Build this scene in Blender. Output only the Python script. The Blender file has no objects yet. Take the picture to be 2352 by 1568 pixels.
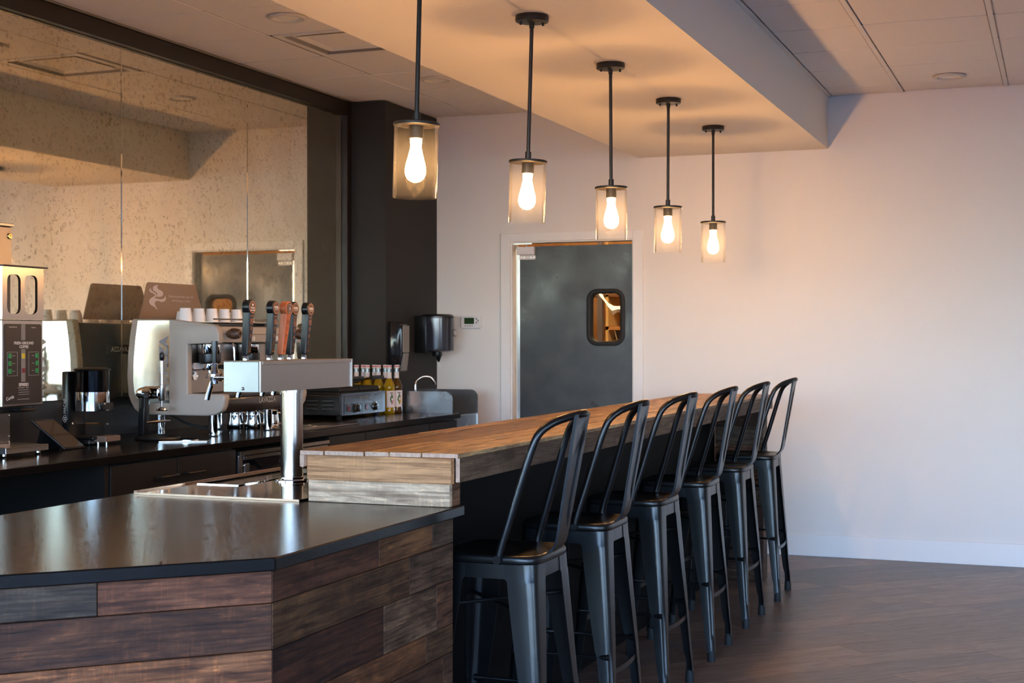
import bpy, bmesh, math, random
from mathutils import Vector, Matrix
random.seed(7)
SC = bpy.context.scene
COL = SC.collection
PI = math.pi
V = Vector

# ------------------------------------------------------------------ camera
YAW, PITCH, ROLL = 0.370600586, -0.00097456, -0.0011381
CAMZ = 1.37
cam = bpy.data.cameras.new('camera'); camo = bpy.data.objects.new('camera', cam); COL.objects.link(camo)
cam.sensor_width = 36.0; cam.lens = 3252.7 / 2352 * 36; cam.clip_end = 200
_c, _s = math.cos(YAW), math.sin(YAW)
_f = V((-_s * math.cos(PITCH), _c * math.cos(PITCH), math.sin(PITCH))); _r = V((_c, _s, 0)); _u = _r.cross(_f)
_r2 = math.cos(ROLL) * _r + math.sin(ROLL) * _u; _u2 = -math.sin(ROLL) * _r + math.cos(ROLL) * _u
_m = Matrix((_r2, _u2, -_f)).transposed().to_4x4(); _m.translation = (0, 0, CAMZ)
camo.matrix_world = _m
cam.dof.use_dof = True; cam.dof.focus_distance = 4.4; cam.dof.aperture_fstop = 12.0
SC.camera = camo

# ------------------------------------------------------------------ world, daylight portals, exposure
SC.view_settings.view_transform = 'Standard'; SC.view_settings.look = 'None'
SC.view_settings.gamma = 1.0; SC.view_settings.use_curve_mapping = False
SC.view_settings.exposure = 1.42
W = bpy.data.worlds.new('sky'); SC.world = W; W.use_nodes = True
nt = W.node_tree; nt.nodes.clear()
wo = nt.nodes.new('ShaderNodeOutputWorld'); bg = nt.nodes.new('ShaderNodeBackground'); sky = nt.nodes.new('ShaderNodeTexSky')
sky.sky_type = 'NISHITA'; sky.sun_disc = False; sky.sun_elevation = math.radians(38); sky.sun_rotation = math.radians(10)
sky.air_density = 1.0; sky.dust_density = 0.6; sky.ozone_density = 2.5
bg.inputs['Strength'].default_value = 1.2
tint = nt.nodes.new('ShaderNodeMix'); tint.data_type = 'RGBA'; tint.blend_type = 'MULTIPLY'; tint.inputs[0].default_value = 1.0; tint.inputs[7].default_value = (.79, .88, 1.14, 1)
nt.links.new(sky.outputs[0], tint.inputs[6]); nt.links.new(tint.outputs[2], bg.inputs[0]); nt.links.new(bg.outputs[0], wo.inputs[0])

FRONT_Y = -2.6      # storefront wall behind the camera
RIGHT_X = 6.0
WINDOWS = [(-4.1, -2.3), (-2.2, -0.4), (-0.3, 1.5), (1.6, 3.4), (3.7, 5.4)]
for (wx0, wx1) in WINDOWS:
    L = bpy.data.lights.new('daylight_portal', 'AREA'); L.shape = 'RECTANGLE'; L.size = wx1 - wx0; L.size_y = 2.1
    L.cycles.is_portal = True
    o = bpy.data.objects.new('daylight_portal', L); COL.objects.link(o)
    o.location = ((wx0 + wx1) / 2, FRONT_Y - 0.13, 1.5); o.rotation_euler = (-PI / 2, 0, PI)
L = bpy.data.lights.new('daylight_portal', 'AREA'); L.shape = 'RECTANGLE'; L.size = 2.8; L.size_y = 2.1; L.cycles.is_portal = True
o = bpy.data.objects.new('daylight_portal', L); COL.objects.link(o); o.location = (RIGHT_X + .22, .2, 1.5); o.rotation_euler = (0, PI / 2, 0); o.rotation_euler = (PI / 2, 0, PI / 2)
SC.cycles.use_denoising = True
SC.cycles.max_bounces = 7; SC.cycles.diffuse_bounces = 3; SC.cycles.glossy_bounces = 4
SC.cycles.use_adaptive_sampling = True; SC.cycles.adaptive_threshold = 0.1; SC.cycles.adaptive_min_samples = 12
SC.cycles.transmission_bounces = 6; SC.cycles.transparent_max_bounces = 12
SC.cycles.sample_clamp_indirect = 6.0; SC.cycles.caustics_refractive = False
SC.cycles.blur_glossy = 0.5

# ------------------------------------------------------------------ helpers
def lin(r, g, b):
    f = lambda c: (c / 12.92 if c <= .04045 else ((c + .055) / 1.055) ** 2.4)
    return (f(r / 255), f(g / 255), f(b / 255), 1)

class N:
    """small node-tree helper"""
    def __init__(s, name):
        s.m = bpy.data.materials.new(name); s.m.use_nodes = True; s.t = s.m.node_tree; s.t.nodes.clear()
        s.out = s.t.nodes.new('ShaderNodeOutputMaterial')
    def n(s, typ, **kw):
        x = s.t.nodes.new(typ)
        for k, v in kw.items():
            if k in ('inp',):
                for a, b in v.items():
                    x.inputs[a].default_value = b
            else: setattr(x, k, v)
        return x
    def l(s, a, b): s.t.links.new(a, b)
    def ramp(s, stops, fac, interp='LINEAR'):
        r = s.n('ShaderNodeValToRGB'); r.color_ramp.interpolation = interp
        e = r.color_ramp.elements
        while len(e) < len(stops): e.new(0.5)
        for i, (p, c) in enumerate(stops):
            e[i].position = p; e[i].color = c if len(c) == 4 else (*c, 1)
        s.l(fac, r.inputs[0]); return r.outputs[0]
    def mix(s, fac, a, b, mode='MIX'):
        x = s.n('ShaderNodeMix', data_type='RGBA', blend_type=mode)
        for sock, v in ((x.inputs[0], fac), (x.inputs[6], a), (x.inputs[7], b)):
            if hasattr(v, 'is_output'): s.l(v, sock)
            else: sock.default_value = v
        return x.outputs[2]

def P(name, col, rough=.5, metal=0., spec=.5, noise=None, rnoise=None, bump=None, coat=0, aniso=0, emit=None, alpha=None):
    k = N(name); b = k.n('ShaderNodeBsdfPrincipled'); k.l(b.outputs[0], k.out.inputs[0])
    b.inputs['Base Color'].default_value = col if len(col) == 4 else (*col, 1)
    b.inputs['Roughness'].default_value = rough; b.inputs['Metallic'].default_value = metal
    b.inputs['Specular IOR Level'].default_value = spec
    if coat: b.inputs['Coat Weight'].default_value = coat; b.inputs['Coat Roughness'].default_value = .08
    if aniso: b.inputs['Anisotropic'].default_value = aniso
    if emit: b.inputs['Emission Color'].default_value = (*emit[:3], 1); b.inputs['Emission Strength'].default_value = emit[3]
    if alpha is not None: b.inputs['Alpha'].default_value = alpha
    tc = None
    def co():
        nonlocal tc
        tc = tc or k.n('ShaderNodeTexCoord'); return tc.outputs['Object']
    def nz(scale, detail=4, stretch=None):
        n = k.n('ShaderNodeTexNoise', inp={'Scale': scale, 'Detail': detail})
        if stretch:
            mp = k.n('ShaderNodeMapping'); mp.inputs['Scale'].default_value = stretch; k.l(co(), mp.inputs[0]); k.l(mp.outputs[0], n.inputs['Vector'])
        else: k.l(co(), n.inputs['Vector'])
        return n.outputs['Fac']
    if noise:   # (scale, colour2, low, high[, stretch])
        f = nz(noise[0], 5, noise[4] if len(noise) > 4 else None)
        c = k.ramp([(noise[2], col), (noise[3], noise[1])], f); k.l(c, b.inputs['Base Color'])
    if rnoise:  # (scale, r0, r1[, stretch])
        f = nz(rnoise[0], 4, rnoise[3] if len(rnoise) > 3 else None)
        mr = k.n('ShaderNodeMapRange', inp={1: .3, 2: .7, 3: rnoise[1], 4: rnoise[2]}); k.l(f, mr.inputs[0]); k.l(mr.outputs[0], b.inputs['Roughness'])
    if bump:    # (scale, strength, dist[, stretch])
        f = nz(bump[0], 3, bump[3] if len(bump) > 3 else None)
        bp = k.n('ShaderNodeBump', inp={'Strength': bump[1], 'Distance': bump[2]}); k.l(f, bp.inputs['Height']); k.l(bp.outputs[0], b.inputs['Normal'])
    return k.m

def wood(name, tones, grain_dark=.55, rough=.55, patch=.5, saw=.25, scale=1., bump=.3, spec=.4, nails=0., objcol=False):
    """reclaimed / plank timber: tones = list of colours picked per board; grain runs along local X"""
    k = N(name); b = k.n('ShaderNodeBsdfPrincipled'); k.l(b.outputs[0], k.out.inputs[0])
    tc = k.n('ShaderNodeTexCoord'); oi = k.n('ShaderNodeObjectInfo')
    off = k.n('ShaderNodeVectorMath', operation='SCALE'); cmb = k.n('ShaderNodeCombineXYZ')
    for i in range(3): k.l(oi.outputs['Random'], cmb.inputs[i])
    k.l(cmb.outputs[0], off.inputs[0]); off.inputs['Scale'].default_value = 37.0
    add = k.n('ShaderNodeVectorMath', operation='ADD'); k.l(tc.outputs['Object'], add.inputs[0]); k.l(off.outputs[0], add.inputs[1])
    def nz(sc, st, det=6, dist=0.):
        mp = k.n('ShaderNodeMapping'); mp.inputs['Scale'].default_value = [q * scale for q in st]; k.l(add.outputs[0], mp.inputs[0])
        n = k.n('ShaderNodeTexNoise', inp={'Scale': sc, 'Detail': det, 'Roughness': .6, 'Distortion': dist}); k.l(mp.outputs[0], n.inputs['Vector']); return n.outputs['Fac']
    stops = [(i / len(tones), c) for i, c in enumerate(tones)]
    base = oi.outputs['Color'] if objcol else k.ramp(stops, oi.outputs['Random'], 'CONSTANT')
    big = nz(4.0, (1.1, 2.0, 3.0), 6, 1.5)
    g1 = nz(9.0, (.6, 6, 6), 8, .9)
    g2 = nz(60.0, (.07, 2.2, 2.2), 4)
    fl = nz(24.0, (.9, 3.4, 3.4), 6, .6)
    c = k.mix(k.ramp([(.36, (0, 0, 0)), (.62, (patch,) * 3)], big), base, k.mix(1.0, base, (.36, .30, .27, 1), 'MULTIPLY'))
    c = k.mix(k.ramp([(.34, (grain_dark,) * 3), (.5, (0, 0, 0))], g1), c, k.mix(1.0, c, (.25, .19, .16, 1), 'MULTIPLY'))
    c = k.mix(k.ramp([(.52, (0, 0, 0)), (.72, (grain_dark * .6,) * 3)], g1), c, k.mix(1.0, c, (1.5, 1.4, 1.25, 1), 'MULTIPLY'))
    c = k.mix(k.ramp([(.56, (0, 0, 0)), (.70, (patch * .9,) * 3)], fl), c, k.mix(1.0, c, (2.1, 1.9, 1.55, 1), 'MULTIPLY'))
    c = k.mix(k.ramp([(.38, (.75,) * 3), (.54, (0, 0, 0))], g2), c, k.mix(1.0, c, (.42, .36, .32, 1), 'MULTIPLY'))
    h = k.n('ShaderNodeMath', operation='ADD'); k.l(g1, h.inputs[0]); k.l(g2, h.inputs[1])
    if saw:
        mp = k.n('ShaderNodeMapping'); mp.inputs['Rotation'].default_value = (0, .22, 0); mp.inputs['Scale'].default_value = (16 * scale, 1.2 * scale, 1.6 * scale); k.l(add.outputs[0], mp.inputs[0])
        w = k.n('ShaderNodeTexNoise', inp={'Scale': 8.0, 'Detail': 4.0, 'Roughness': .65}); k.l(mp.outputs[0], w.inputs['Vector'])
        mk = nz(5, (1, 1, 1), 2)
        f = k.mix(1.0, k.ramp([(.54, (0, 0, 0)), (.66, (saw * 1.5,) * 3)], w.outputs['Fac']), k.ramp([(.42, (.1, .1, .1)), (.6, (1, 1, 1))], mk), 'MULTIPLY')
        c = k.mix(f, c, k.mix(1.0, c, (1.9, 1.75, 1.6, 1), 'MULTIPLY'))
    if nails:
        vo = k.n('ShaderNodeTexVoronoi', inp={'Scale': 9.0}); k.l(add.outputs[0], vo.inputs['Vector'])
        c = k.mix(k.ramp([(.03, (nails,) * 3), (.06, (0, 0, 0))], vo.outputs['Distance']), c, (.02, .015, .012, 1))
    k.l(c, b.inputs['Base Color'])
    b.inputs['Roughness'].default_value = rough; b.inputs['Specular IOR Level'].default_value = spec
    bp = k.n('ShaderNodeBump', inp={'Strength': bump, 'Distance': .002}); k.l(h.outputs[0], bp.inputs['Height']); k.l(bp.outputs[0], b.inputs['Normal'])
    return k.m

def thin_glass(name, tint, refl=.12, rough=.02, dust=0.):
    k = N(name); tr = k.n('ShaderNodeBsdfTransparent'); gl = k.n('ShaderNodeBsdfGlossy'); mx = k.n('ShaderNodeMixShader'); fr = k.n('ShaderNodeLayerWeight', inp={'Blend': refl})
    tr.inputs[0].default_value = tint; gl.inputs['Roughness'].default_value = rough
    sc_ = k.n('ShaderNodeMath', operation='MULTIPLY', inp={1: .45}); k.l(fr.outputs['Fresnel'], sc_.inputs[0]); k.l(sc_.outputs[0], mx.inputs[0]); k.l(tr.outputs[0], mx.inputs[1]); k.l(gl.outputs[0], mx.inputs[2]); 
    if dust:
        tl = k.n('ShaderNodeBsdfTranslucent'); df = k.n('ShaderNodeBsdfDiffuse'); m2 = k.n('ShaderNodeMixShader', inp={0: .5}); m3 = k.n('ShaderNodeMixShader', inp={0: dust})
        k.l(tl.outputs[0], m2.inputs[1]); k.l(df.outputs[0], m2.inputs[2]); k.l(mx.outputs[0], m3.inputs[1]); k.l(m2.outputs[0], m3.inputs[2]); k.l(m3.outputs[0], k.out.inputs[0])
    else: k.l(mx.outputs[0], k.out.inputs[0])
    return k.m

class MB:
    def __init__(s): s.v = []; s.f = []
    def _add(s, vs, fs):
        o = len(s.v); s.v += [V(q) for q in vs]; s.f += [[i + o for i in f] for f in fs]; return s
    def box(s, x0, x1, y0, y1, z0, z1):
        return s._add([(x0, y0, z0), (x1, y0, z0), (x1, y1, z0), (x0, y1, z0), (x0, y0, z1), (x1, y0, z1), (x1, y1, z1), (x0, y1, z1)],
                      [(0, 3, 2, 1), (4, 5, 6, 7), (0, 1, 5, 4), (1, 2, 6, 5), (2, 3, 7, 6), (3, 0, 4, 7)])
    def cbox(s, c, d): return s.box(c[0] - d[0] / 2, c[0] + d[0] / 2, c[1] - d[1] / 2, c[1] + d[1] / 2, c[2] - d[2] / 2, c[2] + d[2] / 2)
    def prism(s, pts, ext):
        n = len(pts); e = V(ext); a = [V(q) for q in pts]; b = [q + e for q in a]
        return s._add(a + b, [list(range(n))[::-1], list(range(n, 2 * n))] + [(i, (i + 1) % n, n + (i + 1) % n, n + i) for i in range(n)])
    def face(s, pts): return s._add(pts, [list(range(len(pts)))])
    def tube(s, path, r, n=10, cap=True, closed=False):
        path = [V(q) for q in path]; m = len(path); rs = r if isinstance(r, (list, tuple)) else [r] * m
        t0 = (path[1] - path[0]).normalized(); up = V((0, 0, 1)) if abs(t0.z) < .9 else V((1, 0, 0))
        a = t0.cross(up).normalized(); vs = []; fs = []
        for i in range(m):
            if closed: t = (path[(i + 1) % m] - path[i - 1]).normalized()
            else: t = (path[min(i + 1, m - 1)] - path[max(i - 1, 0)]).normalized()
            a = (a - t * a.dot(t)).normalized(); b = t.cross(a)
            for j in range(n):
                q = 2 * PI * j / n; vs.append(path[i] + (a * math.cos(q) + b * math.sin(q)) * rs[i])
        for i in range(m if closed else m - 1):
            k = (i + 1) % m
            for j in range(n): fs.append((i * n + j, i * n + (j + 1) % n, k * n + (j + 1) % n, k * n + j))
        if cap and not closed: fs += [list(range(n))[::-1], list(range((m - 1) * n, m * n))]
        return s._add(vs, fs)
    def lathe(s, prof, c=(0, 0, 0), n=24, axis='z'):
        """prof = [(r, h)...]; ends with r>0 are capped"""
        vs = []; fs = []; idx = []
        for r, h in prof:
            if r < 1e-6: idx.append([len(vs)]); vs.append((0, 0, h))
            else:
                idx.append(list(range(len(vs), len(vs) + n)))
                vs += [(r * math.cos(2 * PI * j / n), r * math.sin(2 * PI * j / n), h) for j in range(n)]
        for a, b in zip(idx[:-1], idx[1:]):
            for j in range(n):
                q = []
                for w in ((a[j % len(a)]), (a[(j + 1) % len(a)]), (b[(j + 1) % len(b)]), (b[j % len(b)])):
                    if w not in q: q.append(w)
                if len(q) > 2: fs.append(q)
        if len(idx[0]) > 1 and prof[0] != prof[-1]: fs.append(idx[0][::-1])
        if len(idx[-1]) > 1 and prof[0] != prof[-1]: fs.append(idx[-1])
        c = V(c)
        if axis == 'x': vs = [(h, x, y) for x, y, h in vs]
        elif axis == 'y': vs = [(y, h, x) for x, y, h in vs]
        return s._add([V(q) + c for q in vs], fs)
    def sheet(s, rows, closed=False):
        """grid of points -> quads"""
        m = len(rows); n = len(rows[0]); vs = [q for r in rows for q in r]; fs = []
        for i in range(m - 1):
            for j in range(n if closed else n - 1):
                fs.append((i * n + j, i * n + (j + 1) % n, (i + 1) * n + (j + 1) % n, (i + 1) * n + j))
        return s._add(vs, fs)
    def mesh(s, name, mat, org=V((0, 0, 0)), bevel=0, seg=1, smooth=35, recalc=True, solid=0):
        bm = bmesh.new(); vv = [bm.verts.new(q - org) for q in s.v]
        for f in s.f:
            try: bm.faces.new([vv[i] for i in f])
            except ValueError: pass
        if recalc: bmesh.ops.recalc_face_normals(bm, faces=bm.faces)
        if solid:
            bm.normal_update(); bmesh.ops.solidify(bm, geom=bm.faces[:], thickness=solid)
        if bevel:
            es = [e for e in bm.edges if len(e.link_faces) == 2 and e.calc_face_angle(0) > .5]
            bmesh.ops.bevel(bm, geom=es, offset=bevel, segments=seg, profile=.5, affect='EDGES', clamp_overlap=True)
        me = bpy.data.meshes.new(name); bm.to_mesh(me); bm.free(); me.materials.append(mat)
        if smooth: me.shade_smooth(); me.set_sharp_from_angle(angle=math.radians(smooth))
        return me
    def build(s, name, mat, parent=None, label=None, **kw):
        org = V(ORG.get(parent.name, (0, 0, 0))) if parent else V((0, 0, 0))
        return link(name, s.mesh(name, mat, org, **kw), parent, label)

ORG = {}
def link(name, me, parent=None, label=None):
    o = bpy.data.objects.new(name, me); COL.objects.link(o); o.parent = parent
    if parent: ORG[o.name] = ORG.get(parent.name, (0, 0, 0))
    if label: o['label'] = label
    return o
def thing(name, label, cat, loc=(0, 0, 0), group=None, kind=None):
    o = bpy.data.objects.new(name, None); COL.objects.link(o); o.location = loc; o.empty_display_size = .05
    ORG[o.name] = tuple(loc); o['label'] = label
    if cat: o['category'] = cat
    if group: o['group'] = group
    if kind: o['kind'] = kind
    return o
def struct(o, label=None):
    o['kind'] = 'structure'
    if label: o['label'] = label
    return o
def tag(o, label, cat, group=None):
    o['label'] = label; o['category'] = cat
    if group: o['group'] = group
    return o
def copy_tree(o, parent=None):
    c = o.copy(); COL.objects.link(c); c.parent = parent
    for ch in list(o.children): copy_tree(ch, c)
    return c
def catmull(pts, k=6):
    pts = [V(q) for q in pts]; out = []
    for i in range(len(pts) - 1):
        p0 = pts[max(i - 1, 0)]; p1 = pts[i]; p2 = pts[i + 1]; p3 = pts[min(i + 2, len(pts) - 1)]
        for j in range(k):
            t = j / k; out.append(.5 * ((2 * p1) + (p2 - p0) * t + (2 * p0 - 5 * p1 + 4 * p2 - p3) * t * t + (3 * p1 - p0 - 3 * p2 + p3) * t ** 3))
    return out + [pts[-1]]
def rrect(x0, x1, y0, y1, r, k=5):
    out = []
    for cx, cy, a in ((x1 - r, y1 - r, 0), (x0 + r, y1 - r, 90), (x0 + r, y0 + r, 180), (x1 - r, y0 + r, 270)):
        for i in range(k + 1):
            q = math.radians(a + 90 * i / k); out.append((cx + r * math.cos(q), cy + r * math.sin(q)))
    return out
def text(body, size, org, right, up, mat, parent, name='lettering', align='CENTER', lift=.0008, sx=1., bold=0, spacing=1.):
    cu = bpy.data.curves.new('t', 'FONT'); cu.body = body; cu.size = size; cu.align_x = align; cu.align_y = 'CENTER'; cu.offset = bold; cu.space_character = spacing
    cu.resolution_u = 3
    to = bpy.data.objects.new('t', cu); COL.objects.link(to)
    dg = bpy.context.evaluated_depsgraph_get(); me = bpy.data.meshes.new_from_object(to.evaluated_get(dg)); bpy.data.objects.remove(to); bpy.data.curves.remove(cu)
    r = V(right).normalized(); u = V(up).normalized(); n = r.cross(u); po = V(ORG.get(parent.name, (0, 0, 0)))
    for v in me.vertices: v.co = V(org) - po + r * v.co.x * sx + u * v.co.y + n * lift
    me.materials.clear(); me.materials.append(mat); me.name = name
    return link(name, me, parent)
CLADT = [lin(110, 74, 54), lin(86, 56, 40), lin(98, 80, 68), lin(122, 84, 58), lin(74, 48, 36), lin(92, 66, 48)]
def pline(org, right, up, L, th, mat, parent, lift=.0008):
    # a line of print too small to read
    r = V(right).normalized(); u = V(up).normalized(); n = r.cross(u); c = V(org) + n * lift
    return MB().face([c - r * L / 2 - u * th / 2, c + r * L / 2 - u * th / 2, c + r * L / 2 + u * th / 2, c - r * L / 2 + u * th / 2]).build('print_line', mat, parent, smooth=0, recalc=False)
def plank(name, parent, c, u, w, n, L, Wd, T, mat, bevel=.0015, label=None, tone=None):
    """board: length L along u, width Wd along w, thickness T along n, centred at c"""
    key = (round(L, 4), round(Wd, 4), round(T, 4), mat.name)
    if key not in PLK: PLK[key] = MB().cbox((0, 0, 0), (L, T, Wd)).mesh('plank', mat, bevel=bevel, smooth=0)
    o = link(name, PLK[key], parent, label)
    m = Matrix((V(u).normalized(), V(n).normalized(), V(w).normalized())).transposed().to_4x4()
    m.translation = V(c) - V(ORG.get(parent.name, (0, 0, 0))) if parent else V(c)
    o.matrix_local = m; o.color = tone or random.choice(CLADT); return o
PLK = {}

# ------------------------------------------------------------------ materials
M = {}
M['wall'] = P('wall_paint', lin(232, 226, 220), .75, spec=.25, bump=(90, .08, .001))
M['soffit'] = P('soffit_paint', lin(234, 224, 212), .8, spec=.2)
M['trim'] = P('white_trim', lin(236, 232, 228), .45)
M['tile'] = P('ceiling_tile', lin(238, 230, 226), .9, spec=.1, bump=(220, .25, .001), noise=(160, lin(226, 218, 212), .3, .75))
M['tbar'] = P('ceiling_grid', lin(226, 218, 212), .6)
M['seam'] = P('ceiling_grid_shadow_line', lin(112, 98, 90), .7)  # shade of the tile gaps put into the bars' dark colour
M['shell'] = P('shell_paint', lin(222, 218, 214), .8)
M['blackwall'] = P('charcoal_wall_paint', lin(40, 38, 37), .6, spec=.3, bump=(120, .06, .001))
M['blackpanel'] = P('black_laminate_panel', lin(7, 7, 8), .65, spec=.12)
M['backsplash'] = P('dark_backsplash', lin(34, 29, 27), .4, bump=(60, .05, .001, (1, .1, 1)))
M['header'] = P('dark_brown_frame', lin(30, 21, 18), .45)
M['counter'] = P('black_worktop', lin(15, 12, 11), .2, spec=.34, noise=(150, lin(20, 16, 14), .45, .7), bump=(240, .16, .0008))
M['counter2'] = P('dark_laminate_worktop', lin(20, 16, 14), .2, spec=.4, bump=(30, .05, .0005, (1, .2, 1)))
M['counteredge'] = M['counter']
M['cab'] = P('black_cabinet', lin(22, 19, 18), .4)
M['blackmetal'] = P('black_powder_coat', (.0025, .0025, .003), .31, spec=.52)
M['rubber'] = P('rubber', (.012, .012, .012), .7)
M['steel'] = P('brushed_steel', (.50, .46, .43), .24, 1., bump=(160, .05, .0004, (1, 1, .04)))
M['grsteel'] = P('grinder_steel', (.40, .36, .34), .2, 1., bump=(160, .04, .0004, (.04, .04, 1)))
M['steelh'] = P('brushed_steel_sheet', (.34, .30, .275), .30, 1., bump=(160, .05, .0004, (.04, .04, 1)))
M['alu'] = P('aluminium_sheet', (.74, .75, .76), .24, 1., rnoise=(8, .21, .28))
M['chrome'] = P('chrome', (.82, .80, .78), .06, 1.)
M['polish'] = P('polished_steel', (.72, .68, .63), .07, 1., bump=(2.2, .06, .01))
M['bronze'] = P('black_fixture', lin(40, 36, 34), .42, metal=.4)
M['blackplastic'] = P('black_plastic', lin(16, 16, 17), .3, spec=.55)
M['matteblack'] = P('matte_black', lin(14, 14, 14), .6)
M['smoke'] = P('smoked_plastic', lin(26, 26, 30), .14, spec=.7)
M['grayplastic'] = P('grey_plastic', lin(128, 122, 118), .45)
M['whiteplastic'] = P('white_plastic', lin(226, 222, 220), .4)
M['beige'] = P('beige_machine_shell', lin(172, 160, 148), .42, spec=.5)
M['ceramic'] = P('white_ceramic', lin(236, 232, 230), .15, spec=.5)
M['shadeglass'] = thin_glass('clear_shade_glass', (.985, .98, .97, 1), .12, .01, .005)
M['pane'] = thin_glass('window_glass', (.93, .95, .95, 1), .1, .0)
M['amber'] = thin_glass('smoked_hopper', (.30, .22, .16, 1), .3, .03)
M['greenlcd'] = P('lcd', lin(44, 66, 40), .2)
M['print'] = P('white_print', lin(225, 220, 214), .6)
M['greyprint'] = P('grey_print', lin(150, 148, 146), .6)
M['copperprint'] = P('copper_print', lin(190, 120, 82), .5)
M['darkprint'] = P('burnt_print', lin(66, 30, 16), .6)
M['brownprint'] = P('badge_brown', lin(74, 46, 38), .5)
M['blackhandle'] = P('black_painted_wood', lin(18, 18, 20), .32, spec=.5)
M['redwood'] = P('mahogany_handle', lin(160, 82, 46), .4, noise=(40, lin(196, 110, 66), .35, .7, (1, 1, .12)))
M['walnut'] = P('walnut_knob', lin(92, 62, 42), .45, noise=(60, lin(60, 38, 26), .4, .6, (1, .2, 1)))
M['fgc'] = P('brown_face_panel', lin(38, 30, 28), .35)
M['green'] = P('green_button', lin(30, 130, 66), .4); M['yellow'] = P('yellow_button', lin(214, 180, 40), .4); M['red'] = P('red_button', lin(120, 24, 34), .4)
M['lidred'] = P('red_band', lin(206, 80, 92), .5)
M['label'] = P('paper_label', lin(226, 214, 212), .7)
M['leaf'] = P('printed_leaf', lin(74, 104, 62), .7); M['blossom'] = P('printed_fruit', lin(190, 160, 60), .7); M['pinkprint'] = P('printed_pink', lin(196, 150, 150), .7)
M['syrup'] = P('amber_syrup_bottle', lin(150, 118, 10), .06, spec=.6); M['syrupdark'] = P('dark_syrup_bottle', lin(72, 46, 14), .08, spec=.6)
M['bottleglass'] = P('bottle_neck_glass', lin(120, 140, 150), .05, spec=.8)
M['doorleaf'] = P('dark_door_sheet', lin(58, 60, 62), .34, spec=.55, noise=(6, lin(74, 75, 74), .35, .7), rnoise=(5, .26, .5), bump=(9, .03, .002))
M['alutrim'] = P('aluminium_edge', (.75, .74, .72), .35, 1.)
M['kwall'] = P('kitchen_wall', lin(196, 150, 96), .7); M['kwood'] = P('kitchen_board', lin(170, 118, 66), .7)
M['plastic_sheet'] = P('white_plastic_film', lin(236, 228, 220), .3)
M['asphalt'] = P('asphalt', lin(112, 110, 108), .9, noise=(20, lin(90, 88, 86), .4, .6))
M['ledoff'] = P('frosted_lens', lin(238, 232, 224), .5)
k = N('bulb_glow'); em = k.n('ShaderNodeEmission', inp={'Color': (1.0, .52, .19, 1), 'Strength': 92.0}); k.l(em.outputs[0], k.out.inputs[0]); M['bulb'] = k.m
k = N('kitchen_lamp_glow'); em = k.n('ShaderNodeEmission', inp={'Color': (1.0, .72, .4, 1), 'Strength': 16.0}); k.l(em.outputs[0], k.out.inputs[0]); M['klamp'] = k.m
M['bronzeboard'] = P('bronze_acrylic', lin(150, 116, 88), .28, spec=.5, alpha=.80)
M['floor'] = wood('grey_brown_floor', [lin(128, 108, 96), lin(142, 120, 106), lin(116, 100, 92), lin(148, 124, 108), lin(124, 108, 102)], .3, .38, .35, 0, 1., .12, .5)
M['subfloor'] = P('floor_base', lin(112, 98, 92), .45, noise=(5, lin(96, 84, 80), .35, .7))
M['clad'] = wood('reclaimed_cladding', [lin(126, 88, 68), lin(92, 62, 46), lin(116, 98, 86), lin(150, 106, 78), lin(78, 54, 42), lin(106, 78, 58)], .8, .62, .8, .35, 1., .5, .3, .7, objcol=True)
M['bartop'] = wood('oiled_oak_top', [lin(190, 148, 94), lin(158, 120, 78), lin(204, 162, 106), lin(146, 110, 72), lin(178, 138, 90)], .85, .42, .7, .12, 1., .3, .4, .4)
M['apron'] = wood('oak_apron', [lin(116, 90, 68), lin(104, 80, 62), lin(124, 96, 72)], .65, .6, .5, .2, 1., .4, .3, .4)
M['endboard'] = wood('pale_oak_end', [lin(208, 150, 102)], .4, .6, .25, .15, 1., .35, .3, .3)
M['greyboard'] = wood('weathered_grey_board', [lin(222, 188, 156)], .5, .65, .45, .3, 1., .5, .3, .3)
M['endgrain'] = P('pale_end_grain', lin(206, 168, 144), .7, noise=(90, lin(178, 140, 116), .35, .7))

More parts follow.
